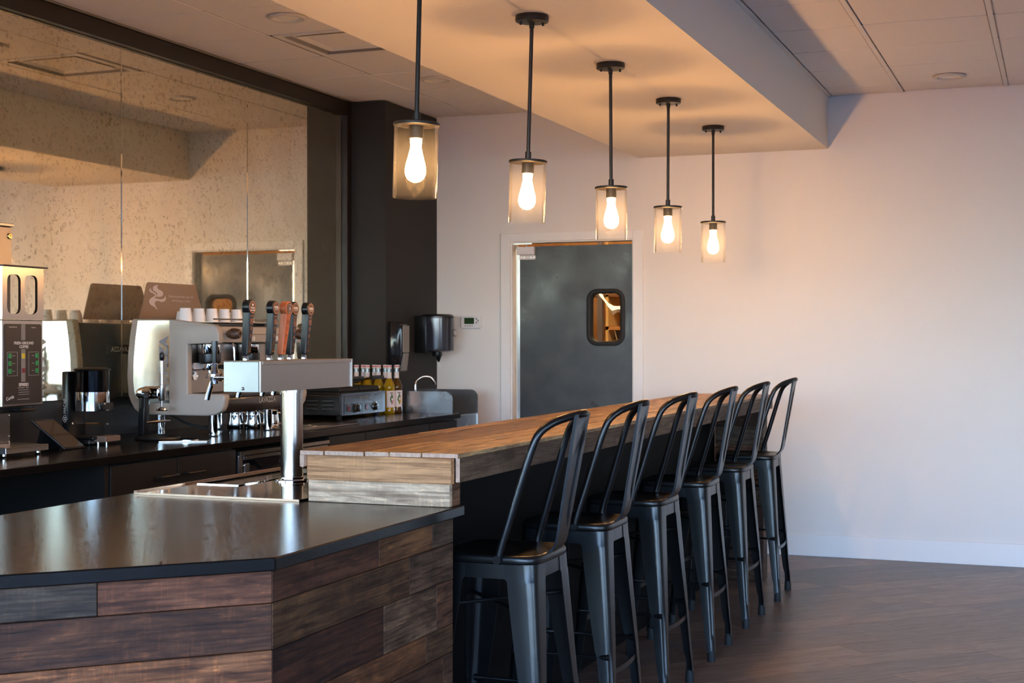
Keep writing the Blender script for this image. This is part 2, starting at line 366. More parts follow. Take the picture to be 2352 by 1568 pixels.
def mirror_mat():
    k = N('antique_mirror'); b = k.n('ShaderNodeBsdfPrincipled'); k.l(b.outputs[0], k.out.inputs[0])
    tc = k.n('ShaderNodeTexCoord'); co = tc.outputs['Object']
    def nz(sc, det=6, dist=0., rough=.6):
        n = k.n('ShaderNodeTexNoise', inp={'Scale': sc, 'Detail': det, 'Roughness': rough, 'Distortion': dist}); k.l(co, n.inputs['Vector']); return n.outputs['Fac']
    cloud = nz(1.6, 5, .8); sp2 = nz(13, 5, 1.5, .65); mask = nz(2.3, 3, .5); mask2 = nz(7.0, 3, .5)
    c = k.ramp([(.3, (.84, .75, .54)), (.7, (.97, .90, .70))], cloud)
    wob = k.n('ShaderNodeTexNoise', inp={'Scale': 22.0, 'Detail': 3.0}); k.l(co, wob.inputs['Vector'])
    wm = k.n('ShaderNodeVectorMath', operation='SCALE'); k.l(wob.outputs['Color'], wm.inputs[0]); wm.inputs['Scale'].default_value = .05
    wa = k.n('ShaderNodeVectorMath', operation='ADD'); k.l(co, wa.inputs[0]); k.l(wm.outputs[0], wa.inputs[1])
    for sc, col, amt, lo in ((26.0, (.40, .30, .19, 1), .8, .44), (55.0, (.36, .27, .17, 1), .75, .36)):
        vo = k.n('ShaderNodeTexVoronoi', inp={'Scale': sc}); k.l(wa.outputs[0], vo.inputs['Vector'])
        ringf = k.ramp([(.14, (.25, .25, .25)), (.24, (amt,) * 3), (.31, (0, 0, 0))], vo.outputs['Distance'])
        sep = k.n('ShaderNodeSeparateColor'); k.l(vo.outputs['Color'], sep.inputs[0])
        pick = k.ramp([(.28, (0, 0, 0)), (.38, (1, 1, 1))], sep.outputs[0])
        msk = k.ramp([(lo, (.15,) * 3), (lo + .2, (1, 1, 1))], mask if sc < 40 else mask2)
        f = k.mix(1.0, k.mix(1.0, ringf, pick, 'MULTIPLY'), msk, 'MULTIPLY')
        c = k.mix(f, c, col)
    f2 = k.ramp([(.56, (0, 0, 0)), (.74, (.5, .5, .5))], sp2)
    c = k.mix(f2, c, (.46, .37, .25, 1))
    k.l(c, b.inputs['Base Color']); b.inputs['Metallic'].default_value = .94
    r = k.ramp([(.35, (.016,) * 3), (.7, (.05,) * 3)], sp2); k.l(r, b.inputs['Roughness'])
    return k.m
M['mirror'] = mirror_mat()

# ------------------------------------------------------------------ the room shell
BW = 9.055           # back wall
MX = -4.37           # mirror plane
ZL, ZR, ZS = 2.92, 2.898, 2.575
SX0, SX1 = -2.616, -1.377
WT = .12
DX0, DX1, DZ = -3.53, -2.65, 2.045     # door opening

floor = struct(MB().box(MX - .2, RIGHT_X + .2, FRONT_Y - .2, BW + 3.2, -.12, -.008).build('floor', M['subfloor'], smooth=0), 'grey brown wood plank floor')
wb = MB(); wb.box(MX - .2, DX0, BW, BW + WT, 0, 3.1); wb.box(DX1, RIGHT_X + .2, BW, BW + WT, 0, 3.1); wb.box(DX0, DX1, BW, BW + WT, DZ, 3.1)
struct(wb.build('wall_back', M['wall'], smooth=0), 'plain white painted back wall')
struct(MB().box(MX - .2, MX - .012, FRONT_Y - .12, BW, 0, 3.1).build('wall_left', M['blackwall'], smooth=0))
wr = MB(); SW0, SW1 = -1.2, 1.6
wr.box(RIGHT_X, RIGHT_X + .2, FRONT_Y - .12, SW0, 0, 3.1); wr.box(RIGHT_X, RIGHT_X + .2, SW1, BW, 0, 3.1); wr.box(RIGHT_X, RIGHT_X + .2, SW0, SW1, 0, .45); wr.box(RIGHT_X, RIGHT_X + .2, SW0, SW1, 2.55, 3.1)
struct(wr.build('wall_right', M['shell'], smooth=0))
w = thing('window_6', 'tall side window', None, (RIGHT_X, SW0, .45), kind='structure')
fr = MB(); fr.box(RIGHT_X + .03, RIGHT_X + .09, SW0, SW0 + .05, .45, 2.55); fr.box(RIGHT_X + .03, RIGHT_X + .09, SW1 - .05, SW1, .45, 2.55); fr.box(RIGHT_X + .03, RIGHT_X + .09, SW0 + .05, SW1 - .05, .45, .5); fr.box(RIGHT_X + .03, RIGHT_X + .09, SW0 + .05, SW1 - .05, 2.5, 2.55); fr.box(RIGHT_X + .03, RIGHT_X + .09, .17, .23, .5, 2.5)
fr.build('window_frame', M['bronze'], w, smooth=0)
MB().box(RIGHT_X + .058, RIGHT_X + .064, SW0 + .05, SW1 - .05, .5, 2.5).build('pane', M['pane'], w, smooth=0)
struct(MB().box(MX - .012, -4.082, 8.247, BW, 0, ZL).build('wall_corner', M['blackwall'], smooth=0), 'charcoal painted pillar in the back left corner')
# storefront wall with window openings
wf = MB(); xs = [MX - .2] + [q for w in WINDOWS for q in w] + [RIGHT_X + .2]
for i in range(0, len(xs), 2): wf.box(xs[i], xs[i + 1], FRONT_Y - .12, FRONT_Y, 0, 3.1)
for a, b in WINDOWS: wf.box(a, b, FRONT_Y - .12, FRONT_Y, 0, .45); wf.box(a, b, FRONT_Y - .12, FRONT_Y, 2.55, 3.1)
struct(wf.build('wall_front', M['shell'], smooth=0))
for i, (a, b) in enumerate(WINDOWS):
    w = struct(thing('window_%d' % (i + 1), 'tall storefront window', None, (a, FRONT_Y, .45), kind='structure'))
    fr = MB(); y0, y1 = FRONT_Y - .09, FRONT_Y - .03
    fr.box(a, a + .05, y0, y1, .45, 2.55); fr.box(b - .05, b, y0, y1, .45, 2.55); fr.box(a + .05, b - .05, y0, y1, .45, .5); fr.box(a + .05, b - .05, y0, y1, 2.5, 2.55)
    fr.build('window_frame', M['bronze'], w, smooth=0)
    MB().box(a + .05, b - .05, FRONT_Y - .064, FRONT_Y - .058, .5, 2.5).build('pane', M['pane'], w, smooth=0)
struct(MB().box(-40, 60, -60, 40, -.5, -.15).build('ground_outside', M['asphalt'], smooth=0))

# ceilings: slabs with tiles, grid bars
def tiled_ceiling(name, x0, x1, z, xl, yl, slab, label, dark):
    c = struct(MB().box(slab[0], slab[1], slab[2], slab[3], z + .022, z + .12).build(name, M['tile'], smooth=0), label)
    cache = {}
    for i in range(len(xl) - 1):
        for j in range(len(yl) - 1):
            if (i, j) in dark: continue
            w = xl[i + 1] - xl[i]; h = yl[j + 1] - yl[j]; key = (round(w, 3), round(h, 3))
            if key not in cache: cache[key] = MB().cbox((0, 0, 0), (w - (.009 if name == 'ceiling_left' else .030), h - .009, .014)).mesh('ceiling_tile', M['tile'], bevel=.003, smooth=0)
            t = link('ceiling_tile', cache[key], c); t.location = ((xl[i] + xl[i + 1]) / 2, (yl[j] + yl[j + 1]) / 2, z + .014 + random.uniform(-.0015, .0015))
    for x in xl:
        hb = .007 if name == 'ceiling_left' else .012
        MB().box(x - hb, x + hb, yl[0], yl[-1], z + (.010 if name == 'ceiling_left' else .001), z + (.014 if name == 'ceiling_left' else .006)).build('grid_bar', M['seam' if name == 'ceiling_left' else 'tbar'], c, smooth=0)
    for y in yl:
        for i in range(len(xl) - 1): pass
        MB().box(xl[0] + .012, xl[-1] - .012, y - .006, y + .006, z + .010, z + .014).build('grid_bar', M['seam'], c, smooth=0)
    return c
xr = [SX1 + .012, -.924, -.315, .294, .903]; yr = [8.751 - .561 * k for k in range(8, -1, -1)] + [BW - .003]
tiled_ceiling('ceiling', SX1, RIGHT_X, ZR, xr, yr, (SX1, RIGHT_X + .2, FRONT_Y, BW), 'suspended tile ceiling right of the soffit', set())
xl_ = [MX + .052, -3.785, -3.19, SX0 - .012]; yl_ = [8.60 - .575 * k for k in range(10, -1, -1)] + [BW - .003]
VENT = (1, yl_.index([y for y in yl_ if abs(y - 6.30) < .02][0]))
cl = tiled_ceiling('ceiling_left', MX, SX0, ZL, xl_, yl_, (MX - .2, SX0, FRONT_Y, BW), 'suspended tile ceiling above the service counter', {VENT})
struct(MB().box(RIGHT_X - 7.4, RIGHT_X, FRONT_Y, yr[0] - .01, ZR, ZR + .02).build('ceiling_front', M['tile'], smooth=0))
struct(MB().box(MX, SX0 - .0, FRONT_Y, yl_[0] - .01, ZL, ZL + .02).build('ceiling_front_left', M['tile'], smooth=0))
struct(MB().box(.915, RIGHT_X, yr[0] - .01, BW, ZR, ZR + .02).build('ceiling_far_right', M['tile'], smooth=0))
struct(MB().box(SX0, SX1, FRONT_Y, BW, ZS, 3.02).build('ceiling_soffit', M['soffit'], smooth=0), 'dropped painted soffit above the bar')

# baseboard, floor planks
struct(MB().box(DX1 + .06, RIGHT_X, BW - .014, BW, 0, .139).build('baseboard_back', M['trim'], bevel=.003, smooth=0), 'white baseboard along the back wall')
def clip(poly, x0, x1, y0, y1):
    for ax, lim, sg in ((0, x0, 1), (0, x1, -1), (1, y0, 1), (1, y1, -1)):
        out = []
        for i in range(len(poly)):
            a, b = poly[i - 1], poly[i]; da = (a[ax] - lim) * sg; db = (b[ax] - lim) * sg
            if (da < 0) != (db < 0): t = da / (da - db); out.append((a[0] + (b[0] - a[0]) * t, a[1] + (b[1] - a[1]) * t))
            if db >= 0: out.append(b)
        poly = out
        if len(poly) < 3: return []
    return poly
PW, PL = .18, 1.22; s2 = math.sqrt(.5); rng = random.Random(3)
for i in range(-60, 60):
    v0 = i * PW; sh = rng.uniform(0, PL)
    for j in range(-12, 16):
        u0 = j * PL + sh
        q = [(u0 + .0008, v0 + .0008), (u0 + PL - .0008, v0 + .0008), (u0 + PL - .0008, v0 + PW - .0008), (u0 + .0008, v0 + PW - .0008)]
        cx, cy = u0 + PL / 2, v0 + PW / 2
        world = [((u - v) * s2, (u + v) * s2) for u, v in q]
        world = clip(world, -1.93, 2.2, 3.2, BW - .016)
        if len(world) < 3: continue
        loc = [((x + y) * s2 - cx, (y - x) * s2 - cy) for x, y in world]
        me = MB().prism([(x, y, 0) for x, y in loc], (0, 0, .008)).mesh('floor_plank', M['floor'], smooth=0)
        o = link('floor_plank', me, floor); o.location = ((cx - cy) * s2, (cx + cy) * s2, -.008); o.rotation_euler = (0, 0, PI / 4)

# recessed can lights and the air diffuser
def can(x, y, z, label):
    t = thing('recessed_light', label, 'light', (x, y, z), 'recessed ceiling lights')
    MB().lathe([(.064, .0), (.070, -.010), (.084, -.011), (.092, -.006), (.092, .0), (.064, .0)], (x, y, z), 28).build('trim_ring', P('trim_ring_paint', lin(206, 198, 190), .5), t)
    MB().lathe([(0, .0005), (.0635, .0005), (.0635, -.0015), (0, -.0015)], (x, y, z), 28).build('lens', M['ledoff'], t)
can(-3.475, 5.96, ZL + .004, 'round recessed light above the air vent, nearest the dark mirror frame'); can(-3.475, 7.70, ZL + .004, 'round recessed light between the air vent and the dark pillar')
can(-.61, 8.60, ZR + .004, 'round recessed light in the tile ceiling right of the soffit')
vx0, vx1, vy0, vy1 = xl_[1] + .02, xl_[2] - .02, yl_[VENT[1]] + .01, yl_[VENT[1] + 1] - .01
t = thing('air_diffuser', 'square metal air vent with stepped vanes in the ceiling', 'air vent', (vx0, vy0, ZL))
def ringframe(mb, x0, x1, y0, y1, w, z0, z1):
    mb.box(x0, x1, y0, y0 + w, z0, z1); mb.box(x0, x1, y1 - w, y1, z0, z1); mb.box(x0, x0 + w, y0 + w, y1 - w, z0, z1); mb.box(x1 - w, x1, y0 + w, y1 - w, z0, z1); return mb
ringframe(MB(), vx0, vx1, vy0, vy1, .035, ZL + .004, ZL + .012).build('frame', M['tbar'], t, smooth=0)
def cone(d, z0, z1, e):
    return MB().sheet([[(vx0 + d, vy0 + d, z0), (vx1 - d, vy0 + d, z0), (vx1 - d, vy1 - d, z0), (vx0 + d, vy1 - d, z0)], [(vx0 + e, vy0 + e, z1), (vx1 - e, vy0 + e, z1), (vx1 - e, vy1 - e, z1), (vx0 + e, vy1 - e, z1)]], True)
cone(.035, ZL + .006, ZL + .075, .10).build('vane', P('grey_vane', lin(130, 122, 116), .5), t, smooth=0)
mb = cone(.085, ZL + .010, ZL + .06, .19); mb.build('vane', M['tbar'], t, smooth=0)
MB().box(vx0 + .14, vx1 - .14, vy0 + .14, vy1 - .14, ZL + .045, ZL + .05).build('centre_plate', M['tbar'], t, smooth=0)
MB().box(vx0 + .02, vx1 - .02, vy0 + .02, vy1 - .02, ZL + .08, ZL + .09).build('duct', M['bronze'], t, smooth=0)

# ------------------------------------------------------------------ antique mirror with dark frame, backsplash
ZM0, ZM1 = 1.088, 2.835
t = thing('wall_mirror', 'antique mottled mirror of several tall panels in a dark frame', 'mirror', (MX, 8.1, ZM0))
seams = [-1.145, .025, 1.195, 2.365, 3.535, 4.705, 5.875, 7.045, 8.185]
for a, b in zip(seams[:-1], seams[1:]):
    MB().box(MX - .008, MX, a + .0012, b - .0012, ZM0, ZM1).build('mirror_panel', M['mirror'], t, bevel=.004, smooth=0)
MB().box(MX - .008, MX + .042, -1.2, 8.245, ZM1, ZL - .001).build('frame_header', M['header'], t, bevel=.002, smooth=0)
MB().box(MX - .008, MX + .042, 8.187, 8.245, ZM0, ZM1).build('frame_stile', M['header'], t, bevel=.002, smooth=0)
struct(MB().box(MX - .012, MX + .004, -1.2, 8.246, 0, ZM0 - .001).build('trim_backsplash', M['backsplash'], smooth=0), 'dark panel behind the service counter below the mirror')

# ------------------------------------------------------------------ door
d = thing('door_1', 'dark swing door with a small rounded window in a white frame', None, ((DX0 + DX1) / 2, BW, 0), kind='structure')
def casing(x0, x1, z0, z1): return MB().box(x0, x1, BW - .016, BW, z0, z1)
casing(DX0 - .066, DX0 + .004, 0, DZ + .055).build('door_casing', M['trim'], d, bevel=.003, smooth=0)
casing(DX1 - .004, DX1 + .066, 0, DZ + .055).build('door_casing', M['trim'], d, bevel=.003, smooth=0)
casing(DX0 + .004, DX1 - .004, DZ - .004, DZ + .055).build('door_casing', M['trim'], d, bevel=.003, smooth=0)
jb = MB(); jb.box(DX0, DX0 + .012, BW, BW + WT, 0, DZ - .012); jb.box(DX1 - .012, DX1, BW, BW + WT, 0, DZ - .012); jb.box(DX0, DX1, BW, BW + WT, DZ - .012, DZ); jb.build('jamb', M['trim'], d, smooth=0)
LX0, LX1, LZ1, LY = -3.492, -2.668, 2.012, BW + .05
wx0, wx1, wz0, wz1 = -2.965, -2.757, 1.36, 1.685
outer = [(LX0, .01), (LX1, .01), (LX1, LZ1), (LX0, LZ1)]
bm = bmesh.new()
hole = rrect(wx0 - .006, wx1 + .006, wz0 - .006, wz1 + .006, .05, 6)
lf = MB()
# leaf = four boards round the window plus corner fills
lf.box(LX0, wx0 - .01, LY, LY + .04, .01, LZ1); lf.box(wx1 + .01, LX1, LY, LY + .04, .01, LZ1); lf.box(wx0 - .01, wx1 + .01, LY, LY + .04, .01, wz0 - .01); lf.box(wx0 - .01, wx1 + .01, LY, LY + .04, wz1 + .01, LZ1)
bm.free()
leaf = lf.build('door_leaf', M['doorleaf'], d, smooth=0)
def ring(r0, r1, y0, y1, name, mat, par):
    a = rrect(wx0 - r0, wx1 + r0, wz0 - r0, wz1 + r0, .045 + r0, 6); b = rrect(wx0 + r1, wx1 - r1, wz0 + r1, wz1 - r1, .045 - r1, 6)
    rows = [[(x, y1, z) for x, z in a], [(x, y0 + .006, z) for x, z in a], [(x * .75 + x2 * .25, y0, z * .75 + z2 * .25) for (x, z), (x2, z2) in zip(a, b)], [(x * .3 + x2 * .7, y0, z * .3 + z2 * .7) for (x, z), (x2, z2) in zip(a, b)], [(x, y0 + .008, z) for x, z in b], [(x, y1, z) for x, z in b]]
    return MB().sheet(rows, True).build(name, mat, par, smooth=50)
ring(.030, .002, LY - .014, LY + .05, 'window_gasket', M['rubber'], d)
MB().prism([(x, LY + .018, z) for x, z in rrect(wx0, wx1, wz0, wz1, .045, 6)], (0, .005, 0)).build('window_pane', M['pane'], d, smooth=0)
MB().box(LX0 - .012, LX0, LY - .002, LY + .042, .01, LZ1).build('edge_strip', M['alutrim'], d, smooth=0)
MB().box(LX0 + .002, LX0 + .014, LY - .003, LY - .0003, .01, LZ1).build('edge_strip', M['alutrim'], d, smooth=0)
MB().box(LX1 - .006, LX1, LY - .003, LY - .0003, .01, LZ1).build('edge_strip', M['alutrim'], d, smooth=0)
hg = MB().box(LX0 + .003, LX0 + .128, LY - .034, LY - .003, LZ1 - .058, LZ1 - .002).build('hinge_cover', M['whiteplastic'], d, bevel=.003, smooth=0)
hp = MB().prism([(LX0 + .012 + x, LY - .010, LZ1 - .09 + z) for x, z in rrect(0, .12, 0, .03, .01, 3)], (0, .007, 0)).build('hinge_plate', M['whiteplastic'], d)
for q in (.025, .048, .098, .12): MB().lathe([(0, -.002), (.004, -.002), (.004, .001), (0, .001)], (LX0 + .002 + q, LY - .011, LZ1 - .075), 10, 'y').build('screw', M['steel'], hp)
MB().lathe([(.006, 0), (.006, .02)], (LX0 + .07, LY - .018, LZ1 - .003), 10).build('hinge_pin', M['chrome'], d)
MB().box(DX0 + .012, DX0 + .15, LY - .03, LY + .01, DZ - .02, DZ - .012).build('hinge_bracket', M['alutrim'], d, smooth=0)

# kitchen behind the door (seen through its window)
kb = MB(); kb.box(MX, -1.2, 12.0, 12.1, 0, 2.9); kb.box(MX - .1, MX, BW + WT, 12.1, 0, 2.9); kb.box(-1.2, -1.1, BW + WT, 12.1, 0, 2.9); kb.box(MX, -1.2, BW + WT, 12.1, 2.9, 3.0)
struct(kb.build('wall_kitchen', M['kwall'], smooth=0))
kl = thing('kitchen_ceiling_lamp', 'warm lamp in the kitchen behind the door window', 'lamp', (-3.0, 10.2, 2.85))
MB().box(-3.5, -2.5, 9.9, 10.5, 2.86, 2.895).build('housing', M['trim'], kl, smooth=0); MB().box(-3.46, -2.54, 9.94, 10.46, 2.852, 2.8595).build('diffuser', M['klamp'], kl, smooth=0)
t = thing('kitchen_shelf', 'wooden kitchen shelving with a wire rack, seen through the door window', 'shelf', (-3.4, 11.5, 0))
MB().box(-3.60, -3.0, 11.45, 11.9, 1.455, 1.485).build('shelf_board', M['kwood'], t, smooth=0); MB().box(-3.75, -3.0, 11.45, 11.9, 1.735, 1.755).build('shelf_board', P('dark_beam', lin(110, 72, 44), .7), t, smooth=0)
MB().box(-3.60, -3.575, 11.45, 11.9, 0, 2.2).build('side_board', P('pale_board', lin(214, 176, 116), .7), t, smooth=0); MB().box(-3.02, -3.0, 11.45, 11.9, 0, 2.2).build('side_board', M['kwood'], t, smooth=0)
MB().box(-3.57, -3.03, 11.6, 11.9, 1.38, 1.45).build('rack_box', P('grey_rack', lin(96, 84, 70), .6), t, smooth=0)
for i in range(9): MB().tube([(-3.55 + i * .055, 11.44, 1.37), (-3.57 + i * .055, 11.43, 1.45)], .005, 6).build('rack_wire', M['chrome'], t)
tag(MB().box(-3.528, -3.488, 11.0, 11.04, 0, 2.89).build('kitchen_post', P('dark_post', lin(84, 74, 76), .5), smooth=0), 'dark grey upright post seen through the door window', 'post')
fx_ = lambda q: -3.454 + .242 * q
fz_ = lambda q: 1.737 - .379 * q
upp = [(.26, -.03), (.38, .03), (.48, .12), (.60, .21), (.76, .27), (.92, .28), (1.08, .27)]
low = [(.30, .02), (.40, .11), (.50, .21), (.62, .33), (.76, .46), (.90, .39), (1.08, .40)]
rows = [[(fx_(a), 10.6 + .012 * math.sin(i * 2.1), fz_(b)) for i, (a, b) in enumerate(upp)], [(fx_((a + c) / 2), 10.575 + .02 * math.cos(i * 2.7), fz_((b + d_) / 2)) for i, ((a, b), (c, d_)) in enumerate(zip(upp, low))], [(fx_(a), 10.6 + .015 * math.sin(i * 1.3), fz_(b)) for i, (a, b) in enumerate(low)]]
tag(MB().sheet(rows).build('plastic_film', M['plastic_sheet'], solid=.002, smooth=20), 'crumpled white plastic film hanging in the kitchen behind the door window', 'plastic film')

# ------------------------------------------------------------------ the bar
ZC, ZT = .905, 1.057
BX0, BX1, BY0, BY1 = -2.032, -1.555, 3.575, 8.145
def yend(x): return 3.552 + (x + 2.032) * .09
t = thing('bar_ledge', 'raised wooden bar top of oiled planks with a deep apron', 'bar top', ((BX0 + BX1) / 2, BY0, .97))
def board_top(x0, x1, y0, y1, z0, z1, mat, name='top_plank'):
    c = ((x0 + x1) / 2, (y0 + y1) / 2, (z0 + z1) / 2)
    return plank(name, t, c, (0, 1, 0), (1, 0, 0), (0, 0, 1), y1 - y0, x1 - x0, z1 - z0, mat, .0004)
xsb = [BX0, BX0 + .075, BX0 + .198, BX0 + .272, BX0 + .368, BX1]
cuts = [[4.35, 6.1, 7.5], [5.2, 6.7], [4.0, 5.6, 7.2], [4.9, 6.4], [4.7, 5.9, 7.3]]
for i in range(5):
    ys = [yend((xsb[i] + xsb[i + 1]) / 2)] + cuts[i] + [BY1]
    for a, b in zip(ys[:-1], ys[1:]):
        zt = ZT - random.uniform(0, .002)
        board_top(xsb[i] + .0008, xsb[i + 1] - .0008, a + .0008, b - .0008, ZT - .0135, zt, M['bartop'])
    a = yend((xsb[i] + xsb[i + 1]) / 2)
    MB().box(xsb[i] + .0004, xsb[i + 1] - .0004, a - .0006, a + .0008, ZT - .0132, ZT - .0015).build('plank_end', M['endgrain'], t, smooth=0)
ja = [3.603, 4.027, 4.712, 5.397, 6.01, 6.8, 7.5, BY1]
for a, b in zip(ja[:-1], ja[1:]):
    plank('apron_board', t, (BX1 - .0065, (a + b) / 2, (.975 + ZT - .0138) / 2), (0, 1, 0), (0, 0, 1), (1, 0, 0), b - a - .0012, ZT - .0138 - .975, .013, M['apron'], .0012)
MB().box(BX1 - .0125, BX1 - .0005, 3.6015, 3.6031, .976, ZT - .0145).build('plank_end', M['endgrain'], t, smooth=0)
plank('end_board', t, ((BX0 + .012 + BX1 - .0135) / 2, 3.585, (.972 + ZT - .0142) / 2), (1, 0, 0), (0, 0, 1), (0, -1, 0), BX1 - BX0 - .0265, ZT - .0142 - .972, .026, M['endboard'], .0015)
MB().prism([(x, 3.557, z) for x, z in ((BX0 - .002, ZT - .0142), (BX0 + .0115, ZT - .0142), (BX0 + .0115, 1.012), (BX0 + .007, 1.008), (BX0 - .002, 1.01))], (0, 4.58, 0)).build('back_strip', M['endgrain'], t, smooth=0)
MB().box(BX0 + .012, BX1 - .0135, 3.6, BY1 - .002, 1.022, ZT - .0142).build('core', M['blackpanel'], t, smooth=0)

t = thing('bar_wall', 'black knee wall below the bar ledge with reclaimed wood end panels', 'bar front', (-1.9, 5.8, 0))
MB().box(-2.03, -1.86, 3.672, 8.0, 0, 1.021).build('black_panel', M['blackpanel'], t, smooth=0)
MB().box(-2.03, -1.602, 3.617, 3.671, ZC + .001, .971).build('end_core', M['blackpanel'], t, smooth=0)
MB().box(-1.86, -1.6, 8.02, 8.12, 0, .973).build('end_core', M['blackpanel'], t, smooth=0)
plank('end_plank', t, (-1.8075, 3.608, .9385), (1, 0, 0), (0, 0, 1), (0, -1, 0), .445, .065, .018, M['greyboard'], .0012)
plank('side_plank', t, (-1.5925, 3.644, .9385), (0, 1, 0), (0, 0, 1), (1, 0, 0), .054, .065, .018, M['clad'], .0012)
zr = [.973, .88, .77, .65, .55, .43, .31, .2, .1, .002]
for b, a in zip(zr[:-1], zr[1:]):
    plank('end_plank', t, (-1.721, 8.011, (a + b) / 2), (1, 0, 0), (0, 0, 1), (0, -1, 0), .278, b - a - .0015, .018, M['clad'], .0012)
    plank('side_plank', t, (-1.5905, 8.07, (a + b) / 2), (0, 1, 0), (0, 0, 1), (1, 0, 0), .10, b - a - .0015, .018, M['clad'], .0012)

# lower counter: clad cabinet + worktop
t = thing('bar_cabinet', 'reclaimed wood clad counter front with a chamfered corner', 'counter', (-2.1, 2.9, 0))
CX, CY = -1.605, 2.686
body = [(CX - .019, CY + .010), (CX - .019, 3.616), (-2.032, 3.616), (-2.032, 7.98), (-2.60, 7.98), (-2.60, 1.75), (-2.555, 1.75)]
MB().prism([(x, y, 0) for x, y in body], (0, 0, .873)).build('carcass', M['blackpanel'], t, smooth=0)
rows = [.874, .798, .696, .571, .492, .395, .29, .185, .09, .002]
j2 = [[3.204, 3.53], [3.384], [3.231, 3.557], [2.92, 3.488], [3.3, 3.6], [3.0], [3.4], [2.9], [3.3]]
T2 = [[(104, 72, 58), (138, 104, 76), (112, 98, 90)], [(116, 90, 66), (124, 104, 92)], [(84, 54, 42), (132, 112, 98), (124, 94, 80)], [(124, 88, 62), (126, 90, 64), (118, 94, 74)], [(116, 92, 80), (106, 78, 60), (114, 90, 74)]]
T1 = [[(140, 96, 76), (96, 88, 86)], [(110, 76, 58)], [(164, 116, 84)]]
def tone_of(tab, i, k):
    if i >= len(tab) or k >= len(tab[i]): return None
    r, g, b, _ = lin(*tab[i][k]); return (r * .71, g * .53, b * .385, 1)
for i in range(9):
    z1, z0 = rows[i], rows[i + 1]; ys = [CY] + j2[i] + [3.669]
    for k_, (a, b) in enumerate(zip(ys[:-1], ys[1:])):
        plank('cladding_board', t, (CX - .009 + random.uniform(-.001, .001), (a + b) / 2, (z0 + z1) / 2), (0, 1, 0), (0, 0, 1), (1, 0, 0), b - a - .0015, z1 - z0 - .0016, .018, M['clad'], .0012, tone=tone_of(T2, i, k_))
j1 = [[.3685, .9], [.75], [.62], [.3, .8], [.5], [.7], [.4], [.6], [.5]]
dd = V((-s2, -s2, 0)); nn = V((s2, -s2, 0))
for i in range(9):
    z1, z0 = rows[i], rows[i + 1]; us = [0.0] + j1[i] + [1.32]
    for k_, (a, b) in enumerate(zip(us[:-1], us[1:])):
        c = V((CX, CY, (z0 + z1) / 2)) + dd * ((a + b) / 2) - nn * (.009 + random.uniform(-.001, .001))
        plank('cladding_board', t, c, tuple(dd), (0, 0, 1), tuple(nn), b - a - .0015, z1 - z0 - .0016, .018, M['clad'], .0012, tone=tone_of(T1, i, k_))
top = [(-1.572, 2.640), (-1.572, 3.675), (-1.60, 3.6745), (-2.031, 3.6745), (-2.031, 7.98), (-2.64, 7.98), (-2.64, 1.572), (-1.86 - .78, 1.572)]
top = [(-1.572, 2.645), (-1.572, 3.676), (-1.60, 3.676), (-1.60, 3.616), (-2.031, 3.616), (-2.031, 7.98), (-2.642, 7.98), (-2.642, 1.575)]
tag(MB().prism([(x, y, .8755) for x, y in top], (0, 0, ZC - .8755)).build('bar_worktop', M['counter'], bevel=.003, smooth=0), 'black satin worktop of the lower counter with a chamfered corner', 'worktop')

# drip tray
t = thing('drip_tray', 'polished steel drip tray with perforated grille under the taps', 'drip tray', (-2.3, 4.0, ZC))
tr = MB(); X0, X1, Y0, Y1 = -2.615, -2.048, 3.578, 5.1
gx0, gx1, gy0, gy1 = -2.572, -2.43, 3.86, 4.62
z = ZC + .006
for q in ((X0, gx0, Y0, Y1), (gx1, X1, Y0, Y1), (gx0, gx1, Y0, gy0), (gx0, gx1, gy1, Y1)): tr.box(*q, ZC + .0005, z)
tr.build('tray_sheet', M['polish'], t, smooth=0)
rl = MB(); rl.box(X0 - .003, X0 + .008, Y0, Y1, ZC + .0005, z + .005); rl.box(X0, X1, Y0 - .002, Y0 + .0005, ZC + .0005, z + .0005); rl.build('rim', P('rim_orange_highlight', (.55, .36, .26), .3, 1.), t, smooth=0)  # steel rim coloured copper to carry the orange highlight along its edge
g = MB().box(gx0, gx1, gy0, gy1, ZC + .0005, ZC + .003).build('grille', M['chrome'], t, smooth=0)
pf = MB()
for i in range(13):
    for j in range(70):
        x = gx0 + .007 + i * .0107; y = gy0 + .006 + j * .0107 + (.00535 if i % 2 else 0)
        if y > gy1 - .004: continue
        pf.face([(x + .0033 * math.cos(a * PI / 3), y + .0033 * math.sin(a * PI / 3), ZC + .0033) for a in range(6)])
o = pf.build('perforations', M['matteblack'], g, smooth=0, recalc=False); o['kind'] = 'stuff'
ringframe(MB(), gx0 - .006, gx1 + .006, gy0 - .006, gy1 + .006, .006, ZC + .0005, z + .003).build('grille_frame', M['chrome'], t, smooth=0)

# tap tower
TX, TY = -2.350, 4.058
t = thing('tap_tower', 'steel beverage tap tower with branded handles on a round column', 'tap tower', (TX, TY, ZC + .006))
MB().lathe([(.0365, ZC + .006), (.0365, ZC + .3035)], (TX, TY, 0), 40).build('column', M['steel'], t)
MB().lathe([(.052, ZC + .0065), (.052, ZC + .010), (.041, ZC + .013), (.041, ZC + .020), (.037, ZC + .021)], (TX, TY, 0), 36).build('base_flange', M['chrome'], t)
MB().lathe([(.041, 1.2), (.041, 1.2095), (.036, 1.2095)], (TX, TY, 0), 36).build('neck_flange', M['steel'], t)
HX0, HX1, HY0, HY1, HZ0, HZ1 = -2.418, -2.288, 3.76, 4.363, 1.21, 1.307
hd = MB().box(HX0 + .002, HX1 - .002, HY0 + .003, HY1 - .002, HZ0 + .001, HZ1 - .003).build('head', M['steelh'], t, smooth=0)
